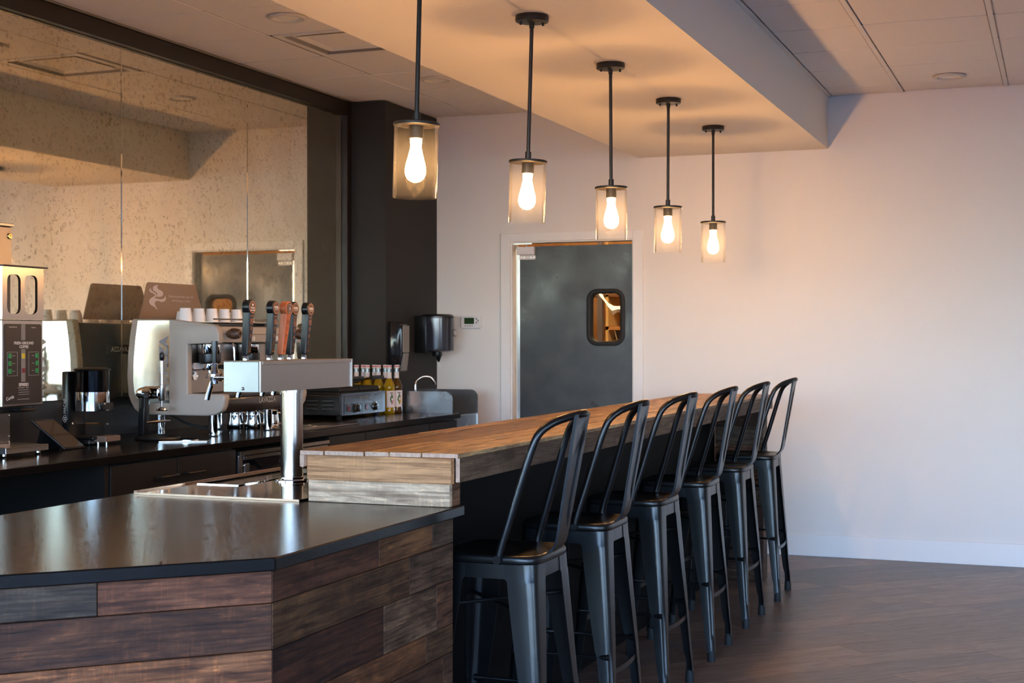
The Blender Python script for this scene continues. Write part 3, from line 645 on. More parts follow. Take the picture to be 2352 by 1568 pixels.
MB().box(HX0, HX1 - .006, HY0 - .001, HY0 + .0028, HZ0, HZ1 - .002).build('end_plate', P('dull_aluminium', (.27, .285, .30), .32, 1., rnoise=(9, .26, .36)), t, bevel=.0015, smooth=0)
fm = MB(); fm.box(HX1 - .004, HX1 + .003, HY0 - .001, HY0 + .010, HZ0, HZ1); fm.box(HX1 - .004, HX1 + .003, HY1 - .010, HY1, HZ0, HZ1); fm.box(HX1 - .004, HX1 + .003, HY0 + .010, HY1 - .010, HZ1 - .012, HZ1)
fm.box(HX0, HX1 - .004, HY0, HY1, HZ1 - .0028, HZ1); fm.build('edge_trim', M['steelh'], t, bevel=.0012, smooth=0)
MB().lathe([(0, -.0045), (.003, -.0045), (.0055, -.002), (.0055, 0), (0, 0)], (HX0 + .070, HY0 - .001, HZ0 + .012), 14, 'y').build('screw', M['chrome'], t)
def faucet(y, lever):
    f = MB(); x = HX0
    f.lathe([(.013, 0), (.013, -.004), (.009, -.006), (.009, -.022), (.013, -.024), (.013, -.05)], (x, y, 1.255), 14, 'x')
    f.lathe([(.012, 1.235), (.014, 1.255), (.014, 1.272), (.010, 1.28), (.010, 1.292), (.0075, 1.302)], (x - .05, y, 0), 14)
    f.tube(catmull([(x - .05, y, 1.25), (x - .06, y, 1.235), (x - .072, y, 1.205), (x - .078, y, 1.185)], 5), [.0095] * 5 + [.0085] * 11, 12)
    return f.build('faucet', M['chrome'], t)
def handle(y, kind, tilt=(.045, .0), dx=0.):
    x = HX0 - .05 + dx
    org = V((x, y, 1.300))
    if kind == 'lever':
        h = MB().lathe([(.008, 0), (.0085, .004), (.0095, .03), (.011, .062), (.0105, .068), (0, .068)], tuple(org), 16).build('tap_handle', M['blackplastic'], t); return h
    wd = M['redwood'] if kind == 'tea' else M['blackhandle']; pm = M['darkprint'] if kind == 'tea' else M['copperprint']
    w0, w1, d0, d1 = .013, .0165, .011, .013
    def at(px, py, pz): return V((px + tilt[0] * pz, py + tilt[1] * pz, pz)) + org
    b = MB()
    ch = .003
    def sec(w, d, z): return [at(px, py, z) for px, py in ((d - ch, w), (-d + ch, w), (-d, w - ch), (-d, -w + ch), (-d + ch, -w), (d - ch, -w), (d, -w + ch), (d, w - ch))]
    b.sheet([sec(w0 * .9, d0 * .9, .022), sec(w0, d0, .025), sec(w1, d1, .160)], True)
    b.face(sec(w0 * .9, d0 * .9, .022)); b.face(sec(w1, d1, .160))
    h = b.build('tap_handle', wd, t, smooth=25)
    c = at(0, 0, .178)
    hb = MB().lathe([(.0, -.0135), (.021, -.0135), (.0245, -.011), (.0245, .011), (.0225, .0135), (0, .0135)], tuple(c), 26, 'x').build('handle_head', wd, h)
    MB().lathe([(.006, 0), (.0095, .004), (.0095, .012), (.007, .024), (.006, .026)], tuple(org), 14).build('ferrule', M['chrome'], h)
    fx = c + V((.0137, 0, 0)); R, U = (0, 1, 0), (0, 0, 1)
    if kind != 'tea':
        MB().lathe([(.0178, 0), (.0195, 0), (.0195, .0006), (.0178, .0006), (.0178, 0)], tuple(fx), 26, 'x').build('badge_ring', M['copperprint'], h)
    MB().lathe([(0, .0004), (.0178 if kind != 'tea' else .0195, .0004), (.0178 if kind != 'tea' else .0195, 0), (0, 0)], tuple(fx), 26, 'x').build('badge', M['brownprint'], h)
    q = fx + V((.0003, 0, 0))
    if kind == 'vanilla':
        st = []
        for i in range(10):
            a = PI / 2 + i * PI / 5; rr = .0062 if i % 2 == 0 else .0024; st.append((q.x + .0008, q.y + rr * math.cos(a), q.z + .0075 + rr * math.sin(a)))
        MB().face(st).build('badge_flower', M['print'], h, smooth=0, recalc=False)
        text('VANILLA', .0062, q + V((0, 0, -.0025)), R, U, M['print'], h, bold=.0002)
        text('COLD BREW', .0052, q + V((0, 0, -.0105)), R, U, M['print'], h, bold=.0002)
    elif kind == 'tea':
        dr = [(q.x + .0008, q.y + .0042 * math.sin(a) * (1 if True else 0), q.z - .001 + .0046 * -math.cos(a)) for a in [i * PI / 8 for i in range(5, 12)]]
        drop = [(q.x + .0008, q.y, q.z + .0085)] + [(q.x + .0008, q.y + .0044 * math.cos(a), q.z - .002 + .0044 * math.sin(a)) for a in [math.radians(160 + i * 25) for i in range(9)]]
        MB().face(drop).build('badge_drop', P('lavender_print', lin(150, 150, 190), .6), h, smooth=0, recalc=False)
        pline(q + V((0, 0, .0125)), R, U, .018, .0018, M['greyprint'], h); pline(q + V((0, 0, -.0125)), R, U, .015, .0018, M['greyprint'], h)
    else:
        text('NOBL', .0105, q + V((0, 0, .002)), R, U, M['print'], h, bold=.0003); pline(q + V((0, 0, -.0055)), R, U, .022, .0012, M['print'], h)
    def ft(z): return at(d0 + (d1 - d0) * (z - .025) / .135 + .0006, 0, z)
    up = (tilt[0], tilt[1], 1)
    lead = {'tea': ['TEA'], 'cold': ['COLD', 'BREW']}.get(kind, ['NITRO'])
    for i, wd_ in enumerate(lead): text(wd_, .0072, ft(.149 - .009 * i), R, up, pm, h)
    zn = .132 - .006 * (len(lead) - 1)
    c2 = ft(zn); bw = .0082
    fr = MB()
    for (a0, a1, b0, b1) in ((-bw, bw, bw, bw - .0012), (-bw, bw, -bw + .0012, -bw), (-bw, -bw + .0012, -bw, bw), (bw - .0012, bw, -bw, bw)):
        fr.face([(c2.x + tilt[0] * b0 + .0009, c2.y + a0, c2.z + b0), (c2.x + tilt[0] * b0 + .0009, c2.y + a1, c2.z + b0), (c2.x + tilt[0] * b1 + .0009, c2.y + a1, c2.z + b1), (c2.x + tilt[0] * b1 + .0009, c2.y + a0, c2.z + b1)])
    fr.build('letter_frame', pm, h, smooth=0, recalc=False)
    for i, chx in enumerate('NOBL'): text(chx, .0165, ft(zn - .0235 * i), R, up, pm, h, sx=.9)
    text('COFFEE', .0058, ft(.034), R, up, pm, h)
fy = [3.787, 3.966, 4.113, 4.186, 4.246, 4.345]
for y, kd, tl, dx in zip(fy, ['lever', 'vanilla', 'nitro', 'tea', 'cold', 'nitro'], [(0, 0), (.05, .04), (.05, .05), (.08, .08), (.04, .04), (.05, .06)], [0, 0, 0, .0, 0, 0]):
    faucet(y, kd); handle(y, kd, tl, dx)

# ------------------------------------------------------------------ bar stools
def make_stool():
    t = thing('bar_stool', 'stool', 'bar stool', (0, 0, 0), 'black metal stools along the bar')
    def loop(a, z, n=7, k=40, r=1.0):
        out = []
        for i in range(k):
            q = 2 * PI * i / k; c, s = math.cos(q), math.sin(q)
            out.append((a * math.copysign(abs(c) ** (2 / n), c), a * math.copysign(abs(s) ** (2 / n), s), z))
        return out
    A = .157
    rows = [loop(A * .02, .752, 3), loop(A * .55, .751, 3), loop(A * .80, .753, 4), loop(A * .90, .758, 5), loop(A * .955, .7595, 5), loop(A * .985, .7575, 5.5), loop(A, .751, 6), loop(A, .738, 6), loop(A * .985, .734, 6), loop(A * .93, .734, 6)]
    MB().sheet(rows, True).build('seat', M['blackmetal'], t, smooth=60, recalc=True)
    ap = [loop(A * .955, .736, 6), loop(A * .962, .70, 6), loop(A * .962, .692, 6), loop(A * .945, .692, 6), loop(A * .93, .734, 6)]
    MB().sheet(ap, True).build('seat_apron', M['blackmetal'], t, smooth=60)
    for sx in (1, -1):
        for sy in (1, -1):
            rows = []
            for z, c, w, r in ((.735, .1515, .092, .036), (.692, .1535, .091, .033), (.688, .154, .087, .031), (.682, .1545, .085, .030), (.64, .157, .083, .028), (.50, .166, .072, .025), (.345, .1765, .056, .022), (.32, .178, .050, .021), (.22, .184, .044, .019), (.12, .190, .038, .017), (.09, .1925, .032, .017), (.06, .1945, .033, .017), (.04, .196, .034, .017)):
                pts = [(c - w, c), (c - (w + r) / 2, c), (c - r, c)]
                g = .004 if z < .33 and z > .1 else 0
                for i in range(1, 8):
                    q = PI / 2 * (1 - i / 8); rr = r - (g if i in (3, 4, 5) else 0); pts.append((c - r + rr * math.cos(q), c - r + rr * math.sin(q)))
                pts += [(c, c - r), (c, c - (w + r) / 2), (c, c - w)]
                rows.append([(sx * x, sy * y, z) for x, y in pts])
            lg = MB().sheet(rows).build('leg', M['blackmetal'], t, smooth=40, solid=.003)
            MB().lathe([(.0, 0), (.0175, 0), (.0185, .004), (.017, .045), (.014, .05), (0, .05)], (sx * .1795, sy * .1795, 0), 14).build('foot_cap', M['rubber'], lg)
        # straps joining the front / back pair of legs
    for sx in (1, -1):
        path = [V((sx * (.172 + .012 * math.cos(PI * q)), .166 * (2 * i / 12 - 1), .27)) for i, q in ((i, i / 12 - .5) for i in range(13))]
        st = MB()
        st.sheet([[p + V((0, 0, -.009)) for p in path], [p + V((0, 0, .009)) for p in path]])
        st.build('foot_strap', M['blackmetal'], t, solid=.003)
    for sy in (1, -1):
        MB().tube([(-.168, sy * .172, .325), (-.150, sy * .172, .325), (-.135, sy * .172, .325), (.135, sy * .172, .325), (.150, sy * .172, .325), (.168, sy * .172, .325)], [.011, .011, .006, .006, .011, .011], 10).build('side_rail', M['blackmetal'], t)
        MB().tube([(-.15, sy * .12, .60), (.15, -sy * .12, .60 - .02 * sy)], .006, 8).build('brace', M['blackmetal'], t)
    half = [(.045, -.1585, .742), (.050, -.1590, .775), (.083, -.154, .88), (.120, -.148, 1.0), (.146, -.141, 1.078), (.164, -.131, 1.112), (.192, -.107, 1.136), (.222, -.066, 1.150), (.243, -.028, 1.157), (.249, 0, 1.1585)]
    path = half + [(x, -y, z) for x, y, z in half[-2::-1]]
    MB().tube(catmull(path, 4), .0115, 12).build('back_hoop', M['blackmetal'], t, smooth=60)
    for sy in (1, -1):
        MB().lathe([(0, .004), (.010, .004), (.0135, .002), (.0135, -.003), (0, -.003)], (.045, sy * .1715, .748), 6, 'y').build('bolt', M['blackmetal'], t)
    sp = [(.148, .757, .046), (.160, .762, .043), (.172, .776, .041), (.182, .80, .042), (.2, .90, .048), (.225, 1.04, .054), (.243, 1.145, .058), (.249, 1.158, .058)]
    sp = [(a.x, a.y, a.z) for a in catmull([V((x, z, w)) for x, z, w in sp], 3)]
    rows = []
    for x, z, w in sp:
        rec = .004 if .83 < z < 1.09 else 0
        rows.append([(x - .006, -w, z), (x, -w + .002, z), (x, -w * .55, z), (x - rec, -w * .48, z), (x - rec, w * .48, z), (x, w * .55, z), (x, w - .002, z), (x - .006, w, z)])
    MB().sheet(rows).build('back_splat', M['blackmetal'], t, smooth=30, solid=.0025)
    return t
st0 = make_stool()
slab = ['black metal bar stool nearest the camera, beside the clad counter corner', 'second black metal bar stool from the camera', 'third black metal bar stool from the camera',
        'fourth black metal bar stool from the camera', 'fifth black metal bar stool from the camera, next to last', 'black metal bar stool farthest away, by the white back wall']
for i, (x, y, rz) in enumerate([(-1.535, 3.885, .0), (-1.562, 4.625, .02), (-1.575, 5.37, -.02), (-1.578, 6.11, .015), (-1.58, 6.855, -.01), (-1.578, 7.60, .03)]):
    s = st0 if i == 0 else copy_tree(st0)
    s.location = (x, y, 0); s.rotation_euler = (0, 0, rz); s['label'] = slab[i]

# ------------------------------------------------------------------ pendant lamps
def make_pendant():
    t = thing('pendant_lamp', 'pendant', 'pendant lamp', (0, 0, 0), 'glass cylinder pendants above the bar')
    m = M['bronze']
    cn = MB().lathe([(0, 0), (.0615, 0), (.0625, -.002), (.0625, -.020), (.060, -.0235), (.018, -.0255), (0, -.0255)], (0, 0, 0), 36).build('canopy', m, t)
    for a in (.5, 3.64): MB().lathe([(.005, -.0245), (.005, -.034), (.003, -.036), (0, -.036)], (.042 * math.cos(a), .042 * math.sin(a), 0), 8).build('canopy_screw', m, cn)
    MB().lathe([(.0095, -.025), (.0095, -.045), (.007, -.048), (.007, -.055), (.008, -.057)], (0, 0, 0), 14).build('swivel', m, t)
    MB().lathe([(.0072, -.056), (.0072, -.507)], (0, 0, 0), 14).build('rod', m, t)
    MB().lathe([(.0115, -.505), (.0115, -.538)], (0, 0, 0), 16).build('collar', m, t)
    MB().lathe([(0, -.537), (.069, -.537), (.0715, -.539), (.0715, -.5455), (.0695, -.547), (0, -.547)], (0, 0, 0), 40).build('shade_cap', m, t)
    so = MB().lathe([(0, -.547), (.0225, -.547), (.0225, -.584), (.0205, -.586), (0, -.586)], (0, 0, 0), 20).build('socket', m, t)
    MB().lathe([(.0685, -.547), (.0685, -.766), (.0676, -.768), (.0662, -.768), (.0655, -.766), (.0655, -.547)], (0, 0, 0), 48).build('glass_shade', M['shadeglass'], t, smooth=60)
    b = MB().lathe([(.0, -.5862), (.0175, -.5862), (.0185, -.590), (.0175, -.594), (.0185, -.598), (.0165, -.603), (.0165, -.610), (.0195, -.625), (.0245, -.645), (.030, -.665), (.0325, -.682), (.0310, -.697), (.025, -.709), (.014, -.717), (.006, -.7195), (0, -.7205)], (0, 0, 0), 24).build('bulb', M['bulb'], t, smooth=60)
    return t
p0 = make_pendant()
plab = ['glass cylinder pendant lamp nearest the camera, its rod leaving the top of the picture', 'second glass pendant lamp from the camera', 'third glass pendant lamp, the middle one of five',
        'fourth glass pendant lamp from the camera', 'smallest looking glass pendant lamp, farthest along the soffit']
for i, (y, dx) in enumerate([(3.955, -.018), (4.935, -.020), (5.915, .003), (6.89, -.004), (7.865, -.001)]):
    q = p0 if i == 0 else copy_tree(p0)
    q.location = (-1.836, y, ZS); q.rotation_euler = (0, -dx / .65, i * .7 if dx == 0 else 0); q['label'] = plab[i]

# ------------------------------------------------------------------ back counter
FX = -3.565
o = tag(MB().box(MX + .005, FX, 1.6, 8.275, ZC - .032, ZC).build('service_worktop', M['counter2'], bevel=.002, smooth=0), 'long dark worktop of the service counter along the mirror wall', 'worktop')
def cabinet(y0, y1, label, hy=None, ndoor=1):
    t = thing('base_cabinet', label, 'cabinet', (FX - .3, (y0 + y1) / 2, 0), 'base cabinets under the service counter')
    MB().box(MX + .006, FX - .045, y0 + .001, y1 - .001, .10, ZC - .033).build('body', M['cab'], t, smooth=0)
    MB().box(MX + .006, FX - .10, y0 + .001, y1 - .001, 0, .10).build('plinth', M['matteblack'], t, smooth=0)
    n = ndoor
    for i in range(n):
        a = y0 + (y1 - y0) * i / n; b = y0 + (y1 - y0) * (i + 1) / n
        d_ = MB().box(FX - .044, FX - .024, a + .003, b - .003, .105, ZC - .042).build('cabinet_door', M['cab'], t, bevel=.001, smooth=0)
        if hy:
            yc = hy[i]; z = ZC - .115
            MB().tube([(FX - .024, yc - .062, z), (FX + .002, yc - .062, z), (FX + .006, yc - .055, z), (FX + .006, yc + .055, z), (FX + .002, yc + .062, z), (FX - .024, yc + .062, z)], .0045, 8).build('handle', M['bronze'], d_)
cabinet(4.75, 5.685, 'black double door base cabinet left of the steel undercounter cooler', [5.13, 5.33], 2)
cabinet(6.58, 7.42, 'black base cabinet right of the steel undercounter cooler', [6.72, 7.28], 2)
cabinet(7.42, 8.27, 'black base cabinet below the panini grill, nearest the hand sink', [7.56, 8.12], 2)
t = thing('open_bay', 'open black knee space below the grinder end of the service counter', 'cabinet', (FX - .3, 4.2, 0))
MB().box(MX + .006, FX - .03, 4.718, 4.748, 0, ZC - .033).build('side_panel', M['cab'], t, smooth=0)
MB().box(MX + .006, FX - .03, 1.62, 1.65, 0, ZC - .033).build('side_panel', M['cab'], t, smooth=0)
MB().box(MX + .006, MX + .03, 1.65, 4.718, 0, ZC - .033).build('back_panel', M['matteblack'], t, smooth=0)
# undercounter cooler, front open a little, steel rails
t = thing('undercounter_cooler', 'steel framed undercounter cooler behind the tap column', 'cooler', (FX - .3, 6.13, 0))
MB().box(MX + .006, FX - .06, 5.70, 6.56, .05, ZC - .06).build('body', M['matteblack'], t, smooth=0)
fr = MB(); fr.box(FX - .059, FX - .02, 5.70, 5.735, .06, ZC - .075); fr.box(FX - .059, FX - .012, 5.745, 5.785, .06, ZC - .115); fr.build('door_stile', M['alu'], t, bevel=.002, smooth=0)
MB().box(FX - .059, FX - .008, 5.70, 6.56, ZC - .075, ZC - .055).build('top_rail', M['steel'], t, bevel=.002, smooth=0)
MB().box(FX - .059, FX - .016, 5.74, 6.56, ZC - .098, ZC - .079).build('top_rail', M['steel'], t, bevel=.002, smooth=0)
MB().box(FX - .059, FX - .03, 5.79, 6.55, .07, ZC - .13).build('door_panel', M['blackplastic'], t, smooth=0)
MB().prism([(FX - .029, 5.83, ZC - .10), (FX - .029, 6.06, ZC - .10), (FX - .029, 6.06, ZC - .135), (FX - .029, 5.91, ZC - .15)], (.012, 0, 0)).build('badge_plate', M['smoke'], t, smooth=0)
for z in (ZC - .088, ZC - .125, ZC - .16): MB().lathe([(0, .004), (.006, .003), (.006, 0), (0, 0)], (FX - .0195 if z < ZC - .1 else FX - .015, 5.742 if z < ZC - .1 else 5.75, z), 10, 'x').build('screw', M['chrome'], t)
dr = MB().box(FX - .02, FX + .03, 6.42, 6.545, ZC - .165, ZC - .145).build('drawer_tray', M['steel'], t, smooth=0)
for q in (6.45, 6.50, 6.53): MB().tube([(FX + .01, q, ZC - .145), (FX + .015, q + .004, ZC - .128), (FX + .02, q + .01, ZC - .145)], .003, 6).build('wire_loop', M['chrome'], dr)

def lath(name, mat, par, c, prof, n=24, axis='z', label=None): return MB().lathe(prof, c, n, axis).build(name, mat, par, label)

# bean grinder at the left edge
GX = -3.9
t = thing('coffee_grinder', 'tall steel coffee grinder with brown button panel and hopper at the left edge', 'coffee grinder', (-4.0, 4.59, ZC))
MB().box(-4.20, -3.872, 4.468, 4.722, .922, .948).build('base_plate', M['grsteel'], t, bevel=.002, smooth=0)
for x in (-4.17, -3.9):
    for y in (4.49, 4.69): lath('foot', M['chrome'], t, (x, y, ZC), [(.012, 0), (.013, .003), (.009, .008), (.009, .0165)], 14)
MB().box(-4.22, -4.05, 4.49, 4.70, .9485, 1.075).build('pedestal', M['grsteel'], t, bevel=.002, smooth=0)
for z in (1.06, .975, .952):
    lath('screw', M['chrome'], t, (-4.05, 4.692, z), [(0, .003), (.005, .002), (.005, -.002), (0, -.002)], 10, 'x')
MB().box(-4.24, -3.96, 4.49, 4.71, 1.078, 1.106).build('chute_block', M['blackplastic'], t, bevel=.004, smooth=0)
MB().tube([(-3.97, 4.60, 1.092), (-3.93, 4.62, 1.090), (-3.93, 4.70, 1.088)], .008, 8).build('chute_bar', M['blackplastic'], t)
MB().box(-4.24, GX, 4.478, 4.722, 1.1065, 1.453).build('body', M['grsteel'], t, bevel=.003, smooth=0)
bp = MB().prism([(GX, 4.49 + y, 1.117 + z) for y, z in rrect(0, .22, 0, .32, .012, 4)], (.002, 0, 0)).build('face_panel', M['fgc'], t)
fx = GX + .0022; R, U = (0, 1, 0), (0, 0, 1)
MB().box(fx - .0005, fx + .0006, 4.588, 4.612, 1.372, 1.438).build('panel_stripe', M['grayplastic'], bp, smooth=0)
MB().box(fx - .0005, fx + .0006, 4.588, 4.612, 1.205, 1.336).build('panel_stripe', M['grayplastic'], bp, smooth=0)
text('FRESH GROUND', .0155, (fx, 4.603, 1.360), R, U, M['print'], bp, bold=.0004); text('COFFEE', .0155, (fx, 4.603, 1.345), R, U, M['print'], bp, bold=.0004)
text('DECAFFEINATED', .006, (fx, 4.54, 1.424), R, U, M['print'], bp); text('REGULAR', .006, (fx, 4.66, 1.423), R, U, M['print'], bp)
text('ESPRESSO', .0165, (fx, 4.602, 1.193), R, U, M['print'], bp, bold=.0006, sx=.8); text('PLUS', .007, (fx, 4.622, 1.181), R, U, M['print'], bp); pline((fx, 4.587, 1.181), R, U, .04, .003, M['greyprint'], bp)
for i in range(3): pline((fx, 4.602, 1.172 - .009 * i), R, U, .062, .002, M['greyprint'], bp)
text('Curtis', .018, (fx, 4.522, 1.142), (0, .97, .22), (0, -.22, .97), M['print'], bp, bold=.0005); pline((fx, 4.60, 1.135), R, U, .07, .0025, M['greyprint'], bp)
for yy, dirn in ((4.522, 1), (4.682, -1)):
    ringframe(MB(), 0, 0, 0, 0, 0, 0, 0)
    f_ = MB(); a0, a1 = (4.507, 4.566) if dirn > 0 else (4.632, 4.692)
    for q in ((a0, a1, 1.229, 1.2305), (a0, a1, 1.3235, 1.325), (a0, a0 + .0012, 1.229, 1.325), (a1 - .0012, a1, 1.229, 1.325)): f_.box(fx - .0005, fx + .0005, *q)
    f_.build('button_frame', M['greyprint'], bp, smooth=0)
    for i in range(3):
        MB().box(fx - .001, fx + .003, yy - .009, yy + .009, 1.300 - .0305 * i, 1.319 - .0305 * i).build('button', M['green'], bp, bevel=.001, smooth=0)
        MB().box(fx - .0005, fx + .0004, yy + dirn * .023 - .008, yy + dirn * .023 + .008, 1.3085 - .0305 * i, 1.3105 - .0305 * i).build('button_legend', M['greyprint'], bp, smooth=0)
MB().box(fx - .0005, fx + .003, 4.591, 4.609, 1.298, 1.319).build('button', M['yellow'], bp, bevel=.001, smooth=0)
MB().box(fx - .0005, fx + .003, 4.591, 4.609, 1.241, 1.259).build('button', M['red'], bp, bevel=.001, smooth=0)
# upper cabinet with two oval openings: front sheet built as bars round the windows
up = MB(); z0, z1 = 1.455, 1.665
for q in ((4.482, 4.51, z0, z1), (4.588, 4.612, z0, z1), (4.688, 4.726, z0, z1), (4.51, 4.588, z0, z0 + .022), (4.51, 4.588, z1 - .030, z1), (4.612, 4.688, z0, z0 + .022), (4.612, 4.688, z1 - .030, z1)): up.box(GX - .012, GX, *q)
for a in ((4.51, 1, z0 + .022, 1), (4.588, -1, z0 + .022, 1), (4.51, 1, z1 - .03, -1), (4.588, -1, z1 - .03, -1), (4.612, 1, z0 + .022, 1), (4.688, -1, z0 + .022, 1), (4.612, 1, z1 - .03, -1), (4.688, -1, z1 - .03, -1)):
    y, sy, z, sz = a; rr = .026
    up.prism([(GX - .012, y, z)] + [(GX - .012, y + sy * (rr - rr * math.cos(q)), z + sz * (rr - rr * math.sin(q))) for q in [i * PI / 8 for i in range(5)]], (.012, 0, 0))
up.build('hopper_front', M['grsteel'], t, smooth=0)
hb = MB(); hb.box(-4.22, GX - .0125, 4.482, 4.486, z0, z1); hb.build('hopper_side', M['grsteel'], t, smooth=0)
MB().box(-4.2, -3.95, 4.50, 4.59, z0 + .001, z1 - .004).build('bean_bin', P('dark_bin', lin(70, 66, 66), .4), t, bevel=.004, smooth=0)
MB().box(-4.23, GX + .012, 4.478, 4.74, z1 + .0005, z1 + .006).build('hopper_lid', M['bronze'], t, bevel=.001, smooth=0)
MB().box(-4.24, -4.04, 4.44, 4.70, 1.672, 1.838).build('upper_box', P('upper_box_steel', (.30, .26, .24), .34, 1.), t, bevel=.003, smooth=0)
MB().box(-4.245, -4.032, 4.435, 4.705, 1.8385, 1.852).build('upper_lid', M['grsteel'], t, bevel=.002, smooth=0)
lk = lath('lock', P('brass', (.75, .5, .2), .25, 1.), t, (-4.04, 4.685, 1.800), [(0, .006), (.010, .006), (.012, .003), (.012, -.002), (0, -.002)], 20, 'x')
text('+', .022, (-4.0335, 4.685, 1.800), R, U, M['brownprint'], lk)

# doser grinder with chrome cylinder
t = thing('doser_grinder', 'black column doser grinder with a chrome cylinder hopper', 'coffee grinder', (-4.05, 5.22, ZC))
MB().box(-4.165, -4.128, 5.165, 5.285, .93, 1.232).build('column', M['blackplastic'], t, bevel=.006, seg=2)
MB().box(-4.128, -4.0, 5.17, 5.28, .93, .944).build('base', M['blackplastic'], t, bevel=.004)
MB().box(-4.165, -4.02, 5.17, 5.28, ZC + .004, .93).build('base', M['blackplastic'], t, bevel=.003)
MB().box(-4.02, -3.955, 5.20, 5.31, ZC + .014, ZC + .040).build('ground_tray', P('tan_tray', lin(112, 88, 74), .5), t, bevel=.003, smooth=0)
for x in (-4.01, -3.965): lath('foot', M['chrome'], t, (x, 5.22, ZC), [(.006, 0), (.006, .0138)], 10)
cx, cy = -4.045, 5.225
lath('hopper_glass', M['amber'], t, (cx, cy, 0), [(.074, 1.142), (.074, 1.236), (.071, 1.236), (.071, 1.142)], 36)
lath('hopper_lid', M['blackplastic'], t, (cx, cy, 0), [(0, 1.2505), (.06, 1.2495), (.079, 1.245), (.081, 1.241), (.079, 1.2365), (0, 1.2365)], 36)
lath('doser_drum', M['chrome'], t, (cx, cy, 0), [(.0755, 1.058), (.0755, 1.1415)], 40)
MB().prism([(cx + .0745, cy + .006 + y, 1.062 + z) for y, z in ((-.045, .0), (.03, .0), (.03, .032), (-.05, .032), (-.05, .02))], (.012, 0, 0)).build('spout', M['blackplastic'], t, bevel=.002)
lath('knob', M['chrome'], t, (cx + .086, cy - .03, 1.088), [(0, .006), (.005, .005), (.005, -.002), (0, -.002)], 12, 'x')
MB().tube([(-4.128, 5.225, .996), (-4.09, 5.225, .998), (-4.06, 5.25, .998), (-3.98, 5.25, .998), (-3.975, 5.22, .998), (-4.06, 5.20, .998), (-4.09, 5.222, .998)], .0035, 8).build('holder_fork', M['chrome'], t)
lath('bolt', M['chrome'], t, (-4.126, 5.19, .998), [(0, .004), (.006, .002), (.006, -.002), (0, -.002)], 10, 'x')
text('MACAP', .020, (-4.1465, 5.165, 1.078), (0, 0, 1), (-1, 0, 0), M['print'], t)
for dx, dz in ((-.006, 0), (.006, 0), (0, .010), (0, -.010)):
    MB().tube([(-4.1465 + dx + .006 * math.cos(a * PI / 6), 5.164, 1.022 + dz + .006 * math.sin(a * PI / 6)) for a in range(12)], .0008, 4, closed=True).build('emblem_ring', M['print'], t)

# tamper press
t = thing('tamper_press', 'chrome headed lever tamper on a black stand in front of the espresso machine', 'tamper', (-3.87, 5.47, ZC))
px, py = -3.865, 5.47
lath('base', M['blackplastic'], t, (px + .005, py, ZC), [(.0, 0), (.098, 0), (.105, .006), (.102, .014), (.07, .02), (.03, .026), (0, .028)], 36)
MB().prism([(-3.958, py - .022, ZC + .02), (-3.958, py + .022, ZC + .02), (-3.948, py + .022, 1.125), (-3.948, py - .022, 1.125)], (.034, 0, 0)).build('post', M['blackplastic'], t, bevel=.006, seg=2)
hd = MB().prism([(x, py - .026, z) for x, z in ((-3.972, 1.108), (-3.968, 1.134), (-3.95, 1.148), (-3.915, 1.156), (-3.835, 1.156), (-3.835, 1.098), (-3.90, 1.095), (-3.955, 1.098))], (0, .052, 0)).build('head', M['chrome'], t, bevel=.012, seg=3, smooth=50)
lath('head_cap', M['chrome'], hd, (-3.905, py - .027, 1.125), [(0, -.004), (.024, -.003), (.026, 0), (.026, .004), (0, .004)], 24, 'y')
lath('barrel', M['steel'], t, (-3.835, py, 0), [(.014, 1.088), (.017, 1.095), (.017, 1.16), (.0125, 1.163), (.0125, 1.275), (.009, 1.278)], 18)
MB().box(-3.853, -3.847, py - .01, py + .01, 1.215, 1.275).build('lever_side', M['steel'], t, bevel=.001, smooth=0)
lath('lever_grip', M['blackplastic'], t, (-3.835, py, 0), [(.007, 1.277), (.0115, 1.285), (.0115, 1.305), (.008, 1.314), (0, 1.316)], 16)
lath('piston', M['chrome'], t, (-3.835, py, 0), [(0, 1.041), (.025, 1.041), (.028, 1.046), (.0265, 1.052), (.010, 1.056), (.006, 1.06), (.006, 1.088)], 22)
MB().tube([(-3.925, py, .983), (-3.90, py - .02, .985), (-3.83, py - .028, .992), (-3.79, py, .995), (-3.83, py + .028, .992), (-3.90, py + .02, .985), (-3.925, py, .983)], [.006, .0065, .0065, .004, .0065, .0065, .006], 8).build('holder_ring', M['chrome'], t)

t.location = (t.location.x - .10, t.location.y + .125, t.location.z)
# knock tray plate lying at the counter edge
t = thing('knock_tray', 'shallow steel knock tray set into the dark counter edge', 'tray', (-3.77, 5.56, ZC))
MB().prism([(-3.845, 5.44, ZC + .0005), (-3.655, 5.545, ZC + .0005), (-3.70, 5.645, ZC + .0005), (-3.845, 5.585, ZC + .0005)], (0, 0, .005)).build('plate', M['steel'], t, bevel=.001, smooth=0)
lath('bowl', M['chrome'], t, (-3.765, 5.55, ZC + .0056), [(0, .001), (.035, .001), (.045, .004), (.05, .004), (.05, 0), (0, 0)], 24)

